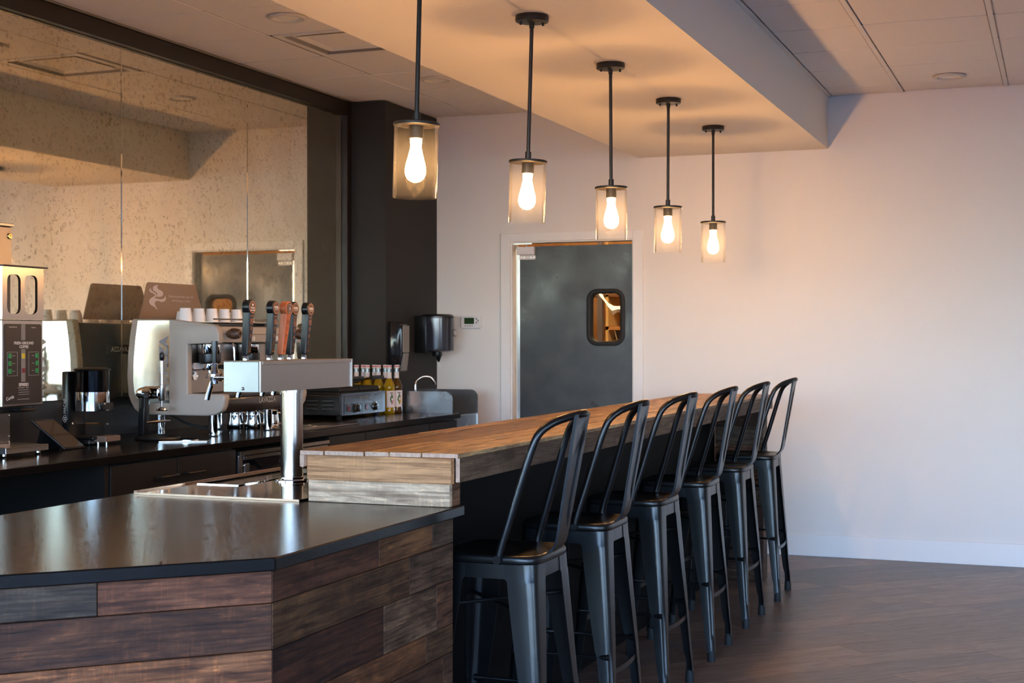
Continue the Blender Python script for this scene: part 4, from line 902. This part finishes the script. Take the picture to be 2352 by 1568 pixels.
# tablet on a stand
t = thing('tablet', 'small tablet on a tilted counter stand', 'tablet', (-4.0, 4.93, ZC))
c0, c1, c2, c3 = [V(q) for q in ((-4.04, 4.815, 1.036), (-4.04, 4.955, 1.036), (-3.945, 5.055, .909), (-3.945, 4.915, .909))]
nn2 = (c1 - c0).cross(c3 - c0).normalized(); nn2 = nn2 if nn2.x > 0 else -nn2
MB().prism([c0, c1, c2, c3], -nn2 * .009).build('case', M['blackplastic'], t, bevel=.002, smooth=0)
ins = lambda a, b, f: a + (b - a) * f
ctr = (c0 + c1 + c2 + c3) / 4
MB().prism([ins(q, ctr, .1) + nn2 * .0002 for q in (c0, c1, c2, c3)], nn2 * .0012).build('screen', P('tablet_screen', lin(30, 27, 26), .03, spec=.9, coat=1.), t, smooth=0)
MB().prism([(-4.07, 4.90, ZC), (-4.03, 4.98, ZC), (-4.06, 4.99, ZC), (-4.10, 4.91, ZC)], (.03, 0, .085)).build('stand', M['blackplastic'], t, smooth=0)

# ------------------------------------------------------------------ espresso machine
Y0, Y1 = 5.72, 6.50
t = thing('espresso_machine', 'beige two group espresso machine with steel side panel and bronze back board', 'espresso machine', (-3.95, 6.1, ZC))
prof = [(-4.195, 1.475), (-4.208, 1.405), (-4.221, 1.308), (-4.226, 1.199), (-4.218, 1.104), (-4.203, 1.068), (-4.183, 1.037), (-4.156, 1.019), (-4.12, 1.013), (-3.769, 1.013), (-3.725, 1.020), (-3.694, 1.036), (-3.680, 1.058), (-3.671, 1.103), (-3.678, 1.117), (-3.881, 1.117), (-3.881, 1.353), (-3.706, 1.357), (-3.706, 1.40), (-3.716, 1.432), (-3.735, 1.445), (-3.973, 1.471)]
for y in (Y0, Y1 - .045):
    MB().prism([(x, y, z) for x, z in prof], (0, .045, 0)).build('side_panel', M['beige'], t, bevel=.009, seg=3, smooth=45)
silver = [(-4.158, 1.466), (-4.172, 1.38), (-4.183, 1.27), (-4.186, 1.18), (-4.178, 1.115), (-4.160, 1.085), (-4.13, 1.07), (-3.978, 1.07), (-3.978, 1.466)]
sv = MB().prism([(x, Y0 - .003, z) for x, z in silver], (0, .004, 0)).build('side_plate', P('bright_brushed_steel', (.78, .76, .73), .13, 1., bump=(3, .03, .01)), t, smooth=0)
text('LAVAZZA', .066, (-4.008, Y0 - .003, 1.235), (0, 0, 1), (-1, 0, 0), M['greyprint'], sv, bold=.003, sx=1.05)
MB().box(-4.21, -3.90, Y0 + .046, Y1 - .046, 1.03, 1.455).build('body', M['smoke'], t, smooth=0)
MB().box(-3.90, -3.69, Y0 + .046, Y1 - .046, 1.025, 1.10).build('base', P('dark_brown_gloss', lin(40, 32, 28), .22, spec=.6), t, bevel=.012, seg=2)
text('LAVAZZA', .036, (-3.6895, 6.13, 1.075), (0, 1, 0), (0, 0, 1), M['greyprint'], t, bold=.001); pline((-3.6895, 6.34, 1.07), (0, 1, 0), (0, 0, 1), .10, .008, M['greyprint'], t)
fa = MB().prism([(-3.90, Y0 + .046, 1.36), (-3.718, Y0 + .046, 1.36), (-3.712, Y0 + .046, 1.40), (-3.722, Y0 + .046, 1.436), (-3.90, Y0 + .046, 1.445)], (0, Y1 - Y0 - .092, 0)).build('fascia', M['beige'], t, bevel=.004, smooth=0)
MB().box(-3.7195, -3.711, Y0 + .05, Y1 - .05, 1.3985, 1.4015).build('fascia_line', P('dark_line', lin(90, 76, 64), .5), fa, smooth=0)
for yy in (5.97, 6.19):
    for i in range(4): MB().box(-3.713, -3.7105, yy + i * .022, yy + .014 + i * .022, 1.37, 1.39).build('button', M['print'], fa, smooth=0)
MB().box(-4.19, -3.76, Y0 + .046, Y1 - .046, 1.456, 1.4595).build('cup_tray', M['steel'], t, smooth=0)
MB().tube([(-3.765, Y0 + .05, 1.472), (-3.765, Y1 - .05, 1.472)], .004, 8).build('cup_rail', M['chrome'], t)
MB().prism([(-4.205, 5.79, 1.476), (-4.205, 6.35, 1.476), (-4.205, 6.268, 1.650), (-4.205, 6.258, 1.658), (-4.205, 5.862, 1.658), (-4.205, 5.85, 1.650)], (.006, 0, 0)).build('back_board', M['bronzeboard'], t, smooth=0)
bd = [q for q in t.children if q.name.startswith('back_board')][0]
def smoke(pts):
    # pts in board picture pixels (zoom crop), mapped to the board
    return [(-4.1985, 5.79 + .52 * (x - 60) / 2010 + (1.658 - (1.658 - (y - 100) * .000137)) * 0, 1.652 - (y - 100) * .000142) for x, y in pts]
smk = P('pale_print', lin(206, 186, 178), .6)
S1 = [(640, 150), (560, 150), (490, 190), (460, 270), (480, 340), (560, 390), (610, 440), (590, 500), (560, 540), (640, 555), (740, 540), (795, 470), (790, 390), (730, 330), (640, 290), (600, 230), (610, 180)]
S2 = [(410, 250), (360, 290), (350, 350), (390, 410), (470, 440), (530, 480), (530, 530), (400, 610), (345, 700), (350, 780), (400, 850), (500, 900), (560, 960), (590, 1015), (590, 950), (540, 870), (520, 780), (540, 720), (620, 690), (740, 730), (830, 710), (885, 640), (885, 570), (860, 500), (850, 560), (790, 620), (690, 640), (560, 610), (500, 630), (540, 580), (570, 520), (560, 440), (480, 390), (410, 340), (395, 290)]
for S in (S1, S2):
    MB().prism(smoke(S), (.0006, 0, 0)).build('steam_emblem', smk, bd, smooth=0)
text('Celebrating the Italian way of life', .0165, (-4.1985, 6.135, 1.593), (0, 1, 0), (0, 0, 1), smk, bd); text('with every cup of coffee', .0165, (-4.1985, 6.135, 1.572), (0, 1, 0), (0, 0, 1), smk, bd)
bk = MB().prism([(-4.2115, 5.96 + y, 1.30 + z) for y, z in rrect(0, .22, 0, .048, .01, 3)], (-.004, 0, 0)).build('back_nameplate', M['matteblack'], t, smooth=0)
text('LAVAZZA', .034, (-4.2155, 6.07, 1.324), (0, -1, 0), (0, 0, 1), M['print'], bk, bold=.0008)
for yy in (5.855, 6.21):
    gr = lath('group_head', M['chrome'], t, (-3.845, yy, 0), [(.052, 1.305), (.056, 1.312), (.056, 1.350), (.03, 1.358)], 28)
    lath('group_collar', M['blackplastic'], gr, (-3.845, yy, 0), [(.045, 1.258), (.054, 1.264), (.056, 1.275), (.056, 1.304), (.05, 1.305)], 28)
    lath('basket', M['chrome'], gr, (-3.845, yy, 0), [(.034, 1.226), (.036, 1.23), (.036, 1.257)], 24)
    MB().tube([(-3.81, yy, 1.242), (-3.78, yy, 1.243), (-3.74, yy, 1.240), (-3.66, yy, 1.228)], [.009, .009, .0135, .0145], 14).build('portafilter_handle', M['blackplastic'], gr)
    MB().tube([(-3.845, yy, 1.228), (-3.845, yy, 1.21), (-3.845, yy - .02, 1.20), (-3.845, yy - .022, 1.188)], .007, 8).build('spout', M['chrome'], gr)
lath('steam_knob', M['walnut'], t, (-3.70, 5.805, 1.402), [(.015, -.008), (.020, 0), (.020, .012), (.026, .014), (.027, .030), (.022, .052), (.018, .058), (.008, .059), (.008, .052), (0, .052)], 22, 'x')
lath('steam_knob', M['walnut'], t, (-3.70, 6.43, 1.402), [(.015, -.008), (.020, 0), (.020, .012), (.026, .014), (.027, .030), (.022, .052), (.018, .058), (.008, .059), (.008, .052), (0, .052)], 22, 'x')
pn = MB().box(-3.899, -3.892, Y0 + .046, Y1 - .046, 1.118, 1.355).build('back_plate', M['steelh'], t, smooth=0)
lath('pressure_gauge', M['chrome'], pn, (-3.892, 5.80, 1.20), [(0, .002), (.018, .002), (.019, .004), (.021, .004), (.021, 0), (0, 0)], 24, 'x')
wl = MB().box(-3.8918, -3.891, 5.79, 5.90, 1.232, 1.262).build('warning_sticker', M['label'], pn, smooth=0)
for i in range(3): MB().box(-3.891, -3.8906, 5.80, 5.885 - .02 * i, 1.254 - .007 * i, 1.256 - .007 * i).build('print_line', M['greyprint'], wl, smooth=0)
MB().box(-3.889, -3.685, Y0 + .048, Y1 - .048, 1.1005, 1.112).build('drip_grate', M['blackplastic'], t, smooth=0)
MB().tube([(-3.70, 5.83, 1.355), (-3.69, 5.83, 1.33), (-3.69, 5.84, 1.2), (-3.685, 5.85, 1.14)], .006, 8).build('steam_wand', M['chrome'], t)
for x, y in ((-4.13, 5.86), (-3.835, 5.872), (-4.13, 6.37), (-3.83, 6.37)):
    lath('machine_leg', M['chrome'], t, (x, y, 0), [(.022, ZC + .006), (.022, 1.012)], 22)
    lath('leg_foot', M['rubber'], t, (x, y, 0), [(.0225, ZC), (.0225, ZC + .0058)], 22)
MB().tube(catmull([(-4.1, 5.9, 1.005), (-4.05, 5.98, .955), (-3.96, 6.08, .925), (-4.0, 6.25, .913)], 6), .006, 8).build('hose', M['rubber'], t)

# cups upside down on the machine
def make_cup():
    return MB().lathe([(0, .052), (.024, .052), (.026, .0535), (.0265, .050), (.030, .030), (.0335, .004), (.034, 0), (.0325, 0), (.029, .028), (.024, .048), (0, .0485)], (0, 0, 0), 26).mesh('coffee_cup', M['ceramic'], smooth=50)
cm = make_cup()
ords = ['first', 'second', 'third', 'fourth', 'fifth', 'sixth']
for i in range(6):
    c = link('coffee_cup', cm); c.location = (-3.955, 5.815 + .1135 * i, 1.460)
    c.scale = (1, 1, 1.0 if i < 2 else 1.27)
    tag(c, 'white cup upside down, %s from the left in the front row on the espresso machine' % ords[i], 'cup', 'upturned cups on the espresso machine')
for i in range(2):
    c = link('coffee_cup', cm); c.location = (-3.955, 5.815 + .1135 * i, 1.4735)
    tag(c, 'white cup nested on top of the %s cup from the left on the espresso machine' % ords[i], 'cup', 'upturned cups on the espresso machine')
for i in range(4):
    c = link('coffee_cup', cm); c.location = (-4.05, 5.93 + .13 * i, 1.460)
    tag(c, 'white cup upside down, %s from the left in the back row on the espresso machine' % ords[i], 'cup', 'upturned cups on the espresso machine')

# milk pitchers under the machine
pm_ = MB().lathe([(0, 0), (.040, 0), (.043, .004), (.043, .03), (.038, .07), (.036, .098), (.037, .1), (.035, .1), (.034, .09), (0, .088)], (0, 0, 0), 28).mesh('milk_pitcher', M['chrome'], smooth=50)
for i, (x, y) in enumerate([(-4.07, 6.44), (-3.985, 6.475), (-3.895, 6.51)]):
    r = thing('milk_pitcher', 'chrome milk pitcher under the espresso machine, %s from the left' % ords[i], 'pitcher', (x, y, ZC), 'chrome milk pitchers')
    link('jug', pm_, r)
    MB().tube([(x + .02, y + .036, ZC + .085), (x + .03, y + .062, ZC + .075), (x + .03, y + .062, ZC + .03), (x + .02, y + .038, ZC + .02)], .004, 8).build('handle', M['chrome'], r)

# steel rinser tray set in the worktop
t = thing('rinse_tray', 'flat steel rinse tray at the counter edge behind the tap column', 'tray', (-3.7, 6.75, ZC))
MB().box(-3.86, -3.64, 6.42, 7.02, ZC + .0005, ZC + .006).build('plate', M['steelh'], t, bevel=.002, smooth=0)
MB().box(-3.83, -3.67, 6.46, 6.74, ZC + .0065, ZC + .009).build('lid', M['alu'], t, bevel=.001, smooth=0)
lath('rinser', M['chrome'], t, (-3.72, 6.63, ZC + .0092), [(.03, 0), (.032, .004), (.012, .009), (0, .009)], 20)

# panini grill
t = thing('panini_grill', 'double panini grill with black plates and louvred steel side', 'panini grill', (-4.12, 7.7, ZC))
GY0, GY1, gx0, gx1 = 7.41, 7.985, -4.31, -3.955
MB().box(gx0, gx1 - .012, GY0, GY1, .925, 1.045).build('body', P('dark_mirror_steel', (.22, .19, .17), .12, 1.), t, bevel=.003, smooth=0)
fr = MB().box(gx1 - .012, gx1, GY0 + .001, GY1 - .001, .923, 1.056).build('front_frame', P('grey_steel_front', (.12, .12, .13), .35, 1.), t, bevel=.002, smooth=0)
MB().box(gx1 - .0005, gx1 + .002, GY0 + .03, GY1 - .04, 1.0, 1.046).build('name_panel', P('slate_panel', lin(58, 58, 62), .4), fr, smooth=0)
text('Waring', .032, (gx1 + .0022, 7.69, 1.022), R, U, M['greyprint'], fr)
MB().box(gx1 - .0005, gx1 + .002, GY0 + .03, GY1 - .04, .935, .995).build('control_panel', M['blackplastic'], fr, smooth=0)
for i in range(2):
    y = GY0 + .085 + i * .235
    MB().box(gx1 + .0015, gx1 + .006, y - .022, y + .016, .948, .978).build('rocker_switch', P('dark_red_switch', lin(92, 34, 40), .3), fr, bevel=.002, smooth=0)
    kn = lath('dial', M['blackplastic'], fr, (gx1 + .002, y + .11, .963), [(.024, 0), (.023, .014), (.018, .016), (0, .016)], 22, 'x')
    lath('dial_ring', M['chrome'], kn, (gx1 + .002, y + .11, .963), [(.029, 0), (.029, .003), (.0245, .004), (.0245, 0), (.029, 0)], 22, 'x')
    pline((gx1 + .0022, y, .987), R, U, .035, .004, M['greyprint'], fr)
for k_ in range(3):
    for i in range(3):
        x = gx0 + .055 + i * .105; z = .957 + k_ * .024
        MB().prism([(x - .04, GY0 - .0005, z), (x + .035, GY0 - .0005, z), (x + .035, GY0 - .006, z + .004), (x - .04, GY0 - .006, z + .004)], (0, 0, .004)).build('louvre', M['chrome'], t, smooth=0)
for x in (gx0 + .03, gx1 - .04):
    for y in (GY0 + .04, GY1 - .04): lath('foot', M['rubber'], t, (x, y, ZC), [(.016, 0), (.018, .02)], 14)
MB().box(gx0 + .02, gx1 - .03, GY0 + .02, GY1 - .02, 1.0455, 1.062).build('lower_plate', M['matteblack'], t, bevel=.003, smooth=0)
for i in range(2):
    a = GY0 + .03 + i * .27; b = a + .25
    pl = MB().prism([(gx0 + .03, a, 1.063), (gx1 - .025, a, 1.063), (gx1 - .035, a, 1.088), (gx0 + .06, a, 1.094)], (0, b - a, 0)).build('upper_plate', M['matteblack'], t, bevel=.004, smooth=0)
    for s in (.05, .20):
        MB().tube([(gx0 + .06, a + s, 1.085), (gx0 + .16, a + s, 1.115), (gx1 - .02, a + s, 1.14), (gx1 + .015, a + s, 1.142)], .0055, 8).build('lift_arm', M['chrome'], pl)
    MB().tube([(gx1 + .015, a + .045, 1.142), (gx1 + .015, a + .205, 1.142)], .012, 12).build('grip', M['blackplastic'], pl)
    MB().box(gx0 + .10, gx0 + .20, a + .10, a + .15, 1.09, 1.118).build('hinge_block', M['blackplastic'], pl, bevel=.003, smooth=0)
    MB().tube([(gx0 + .20, a + .05, 1.11), (gx0 + .20, a + .21, 1.11)], .009, 10).build('cross_bar', M['blackplastic'], pl)

# syrup bottles: four pairs
def make_bottle(nm, liquid, fruit):
    r = thing('syrup_bottle', 'bottle', 'bottle', (0, 0, 0), 'syrup bottles on the service counter')
    MB().lathe([(0, 0), (.034, 0), (.0375, .004), (.0375, .03), (.036, .034), (.036, .15), (.0375, .155), (.0375, .17), (.034, .183), (.024, .205), (.0165, .222)], (0, 0, 0), 26).build('bottle_body', liquid, r, smooth=50)
    MB().lathe([(.0165, .222), (.0145, .24), (.0135, .285)], (0, 0, 0), 20).build('bottle_neck', M['bottleglass'], r, smooth=50)
    MB().lathe([(.0168, .224), (.0150, .24), (.0148, .262), (.0143, .262)], (0, 0, 0), 20).build('neck_label', M['label'], r, smooth=50)
    MB().lathe([(.0158, .284), (.0162, .286), (.0162, .305), (.015, .307), (0, .307)], (0, 0, 0), 20).build('cap', M['label'], r, smooth=50)
    MB().lathe([(.0165, .2945), (.0165, .3005)], (0, 0, 0), 20).build('cap_band', M['lidred'], r, smooth=50)
    lb = MB().sheet([[(.0364 * math.cos(a), .0364 * math.sin(a), z) for a in [math.radians(-75 + 12 * i) for i in range(13)]] for z in (.04, .145)]).build('front_label', M['label'], r, smooth=50, recalc=False)
    for a, z, s, m in ((-.55, .10, 1, 'leaf'), (-.30, .112, -1, 'leaf'), (-.5, .08, -1, 'leaf'), (-.15, .075, 1, fruit), (-.32, .07, 1, fruit)):
        pts = []
        for i in range(8):
            q = i * PI / 4; da = .20 * math.cos(q); dz = .013 * math.sin(q) + s * .012 * math.cos(q); pts.append((.0368 * math.cos(a + da), .0368 * math.sin(a + da), z + dz))
        MB().face(pts).build('printed_sprig', M[m], lb, smooth=0, recalc=False)
    pline((.0372 * math.cos(-.45), .0372 * math.sin(-.45), .132), (math.sin(.45), math.cos(.45), 0), (0, 0, 1), .022, .005, M['darkprint'], lb)
    return r
bA = make_bottle('a', M['syrup'], 'pinkprint'); bB = make_bottle('b', M['syrupdark'], 'blossom')
bl = ['golden', 'dark amber']; colpos = ['leftmost pair, by the tap tower end', 'second pair from the left', 'third pair from the left', 'rightmost pair, by the steel splash guard']
for i, (xa, xb) in enumerate([(-4.225, -4.23), (-4.146, -4.15), (-4.068, -4.072), (-3.985, -3.990)]):
    for j, src in enumerate((bA, bB)):
        o = src if i == 0 else copy_tree(src)
        o.location = ((xa, 8.115 if i < 3 else 8.10, ZC), (xb + .012, 8.198 if i < 3 else 8.195, ZC))[j]; o.rotation_euler = (0, 0, -.25)
        o['label'] = ('%s syrup bottle, front one of the %s' if j == 0 else '%s syrup bottle, back one of the %s') % (bl[j], colpos[i])

# ------------------------------------------------------------------ hand sink with splash guards
t = thing('hand_sink', 'small steel hand sink with two rounded splash guards and a gooseneck tap', 'sink', (-3.86, 8.5, .75))
sx0, sx1, sy0, sy1 = -4.081, -3.63, 8.285, 8.70
sk = MB(); sk.box(sx0, sx1, sy0, sy0 + .012, .76, .885); sk.box(sx0, sx1, sy1 - .012, sy1, .76, .885); sk.box(sx0, sx0 + .012, sy0 + .012, sy1 - .012, .76, .885); sk.box(sx1 - .012, sx1, sy0 + .012, sy1 - .012, .76, .885); sk.box(sx0, sx1, sy0, sy1, .745, .76)
sk.build('basin', M['alu'], t, bevel=.002, smooth=0)
for y, nm in ((sy0 - .003, 'splash_guard'), (sy1, 'splash_guard')):
    pts = [(sx0 + .002, .80), (sx1 + .005, .80)] + [(sx1 + .005 - .05 + .05 * math.cos(a), .992 + .05 * math.sin(a)) for a in [i * PI / 16 for i in range(9)]] + [(sx0 + .002, 1.042)]
    MB().prism([(x, y, z) for x, z in pts], (0, .003, 0)).build(nm, M['alu'], t, smooth=0)
MB().tube(catmull([(-4.0, 8.52, .885), (-4.0, 8.52, 1.06), (-3.995, 8.53, 1.10), (-3.96, 8.56, 1.128), (-3.92, 8.59, 1.122), (-3.90, 8.605, 1.09), (-3.897, 8.61, 1.075)], 6), .009, 12).build('gooseneck_tap', M['chrome'], t)
MB().box(sx0 + .012, sx0 + .10, 8.46, 8.58, .870, .885).build('tap_ledge', M['alu'], t, smooth=0)

# dispensers on the pillar and thermostat
t = thing('soap_dispenser', 'black and grey wall soap dispenser on the charcoal pillar', 'soap dispenser', (-4.08, 8.33, 1.2))
pf_ = [(0, 1.215), (.045, 1.205), (.085, 1.225), (.098, 1.27), (.10, 1.44), (.09, 1.475), (.05, 1.488), (0, 1.492)]
MB().prism([(-4.0815 + x, 8.275, z) for x, z in pf_], (0, .115, 0)).build('housing', M['smoke'], t, bevel=.006, seg=2)
MB().box(-3.981, -3.974, 8.285, 8.38, 1.29, 1.465).build('front_cover', M['grayplastic'], t, bevel=.003, smooth=0)
MB().prism([(-3.985, 8.30, 1.285), (-3.970, 8.30, 1.285), (-3.985, 8.30, 1.17), (-4.01, 8.30, 1.165)], (0, .065, 0)).build('push_lever', M['grayplastic'], t, bevel=.003, smooth=0)
MB().tube([(-4.03, 8.33, 1.207), (-4.03, 8.33, 1.192)], .012, 10).build('nozzle', M['whiteplastic'], t)
t = thing('towel_dispenser', 'black centre pull paper towel dispenser on the charcoal pillar', 'towel dispenser', (-4.08, 8.78, 1.3))
ty = 8.80; tcx = -3.965
MB().box(-4.0815, tcx - .03, ty - .115, ty + .115, 1.285, 1.535).build('housing', M['blackplastic'], t, bevel=.006, seg=2)
lath('drum_cover', P('smoked_drum', lin(46, 46, 54), .16, spec=.8), t, (tcx, ty, 0), [(.09, 1.29), (.113, 1.30), (.114, 1.31), (.114, 1.52)], 40)
lath('drum_top', M['blackplastic'], t, (tcx, ty, 0), [(.1145, 1.519), (.1145, 1.532), (.10, 1.545), (0, 1.549)], 40)
lath('lock_badge', M['grayplastic'], t, (tcx + .114, ty + .03, 1.42), [(.026, -.004), (.026, .006), (.022, .008), (0, .008)], 24, 'x')
bdg = [q for q in t.children if q.name.startswith('lock_badge')][0]
MB().tube([(tcx + .1225, ty + .03 + .013 * math.cos(a * PI / 8), 1.42 + .013 * math.sin(a * PI / 8)) for a in range(16)], .002, 6, closed=True).build('badge_mark', M['whiteplastic'], bdg)
lath('outlet_collar', M['blackplastic'], t, (tcx, ty, 0), [(.032, 1.262), (.034, 1.268), (.034, 1.292)], 20)
lath('outlet_cone', M['blackplastic'], t, (tcx + .01, ty, 0), [(.006, 1.222), (.020, 1.262)], 16)
MB().tube(catmull([(tcx + .01, ty, 1.224), (tcx + .012, ty + .003, 1.20), (tcx + .022, ty, 1.183), (tcx + .026, ty, 1.20)], 5), .003, 6).build('towel_tail', M['whiteplastic'], t)
t = thing('thermostat', 'white wall thermostat with green display beside the towel dispenser', 'thermostat', (-3.815, BW, 1.495))
MB().prism([(-3.892 + x, BW - .0005, 1.451 + z) for x, z in rrect(0, .154, 0, .088, .02, 4)], (0, -.024, 0)).build('case', M['whiteplastic'], t, bevel=.004, smooth=40)
MB().box(-3.863, -3.79, BW - .0265, BW - .0245, 1.482, 1.525).build('display', M['greenlcd'], t, smooth=0)
for x, z in ((-3.772, 1.517), (-3.772, 1.492), (-3.76, 1.505)): lath('button', M['grayplastic'], t, (x, BW - .0275, z), [(0, 0), (.006, 0), (.006, .003), (0, .003)], 12, 'y')
for i in range(4): lath('button', M['grayplastic'], t, (-3.855 + i * .017, BW - .0275, 1.469), [(0, 0), (.004, 0), (.004, .003), (0, .003)], 10, 'y')
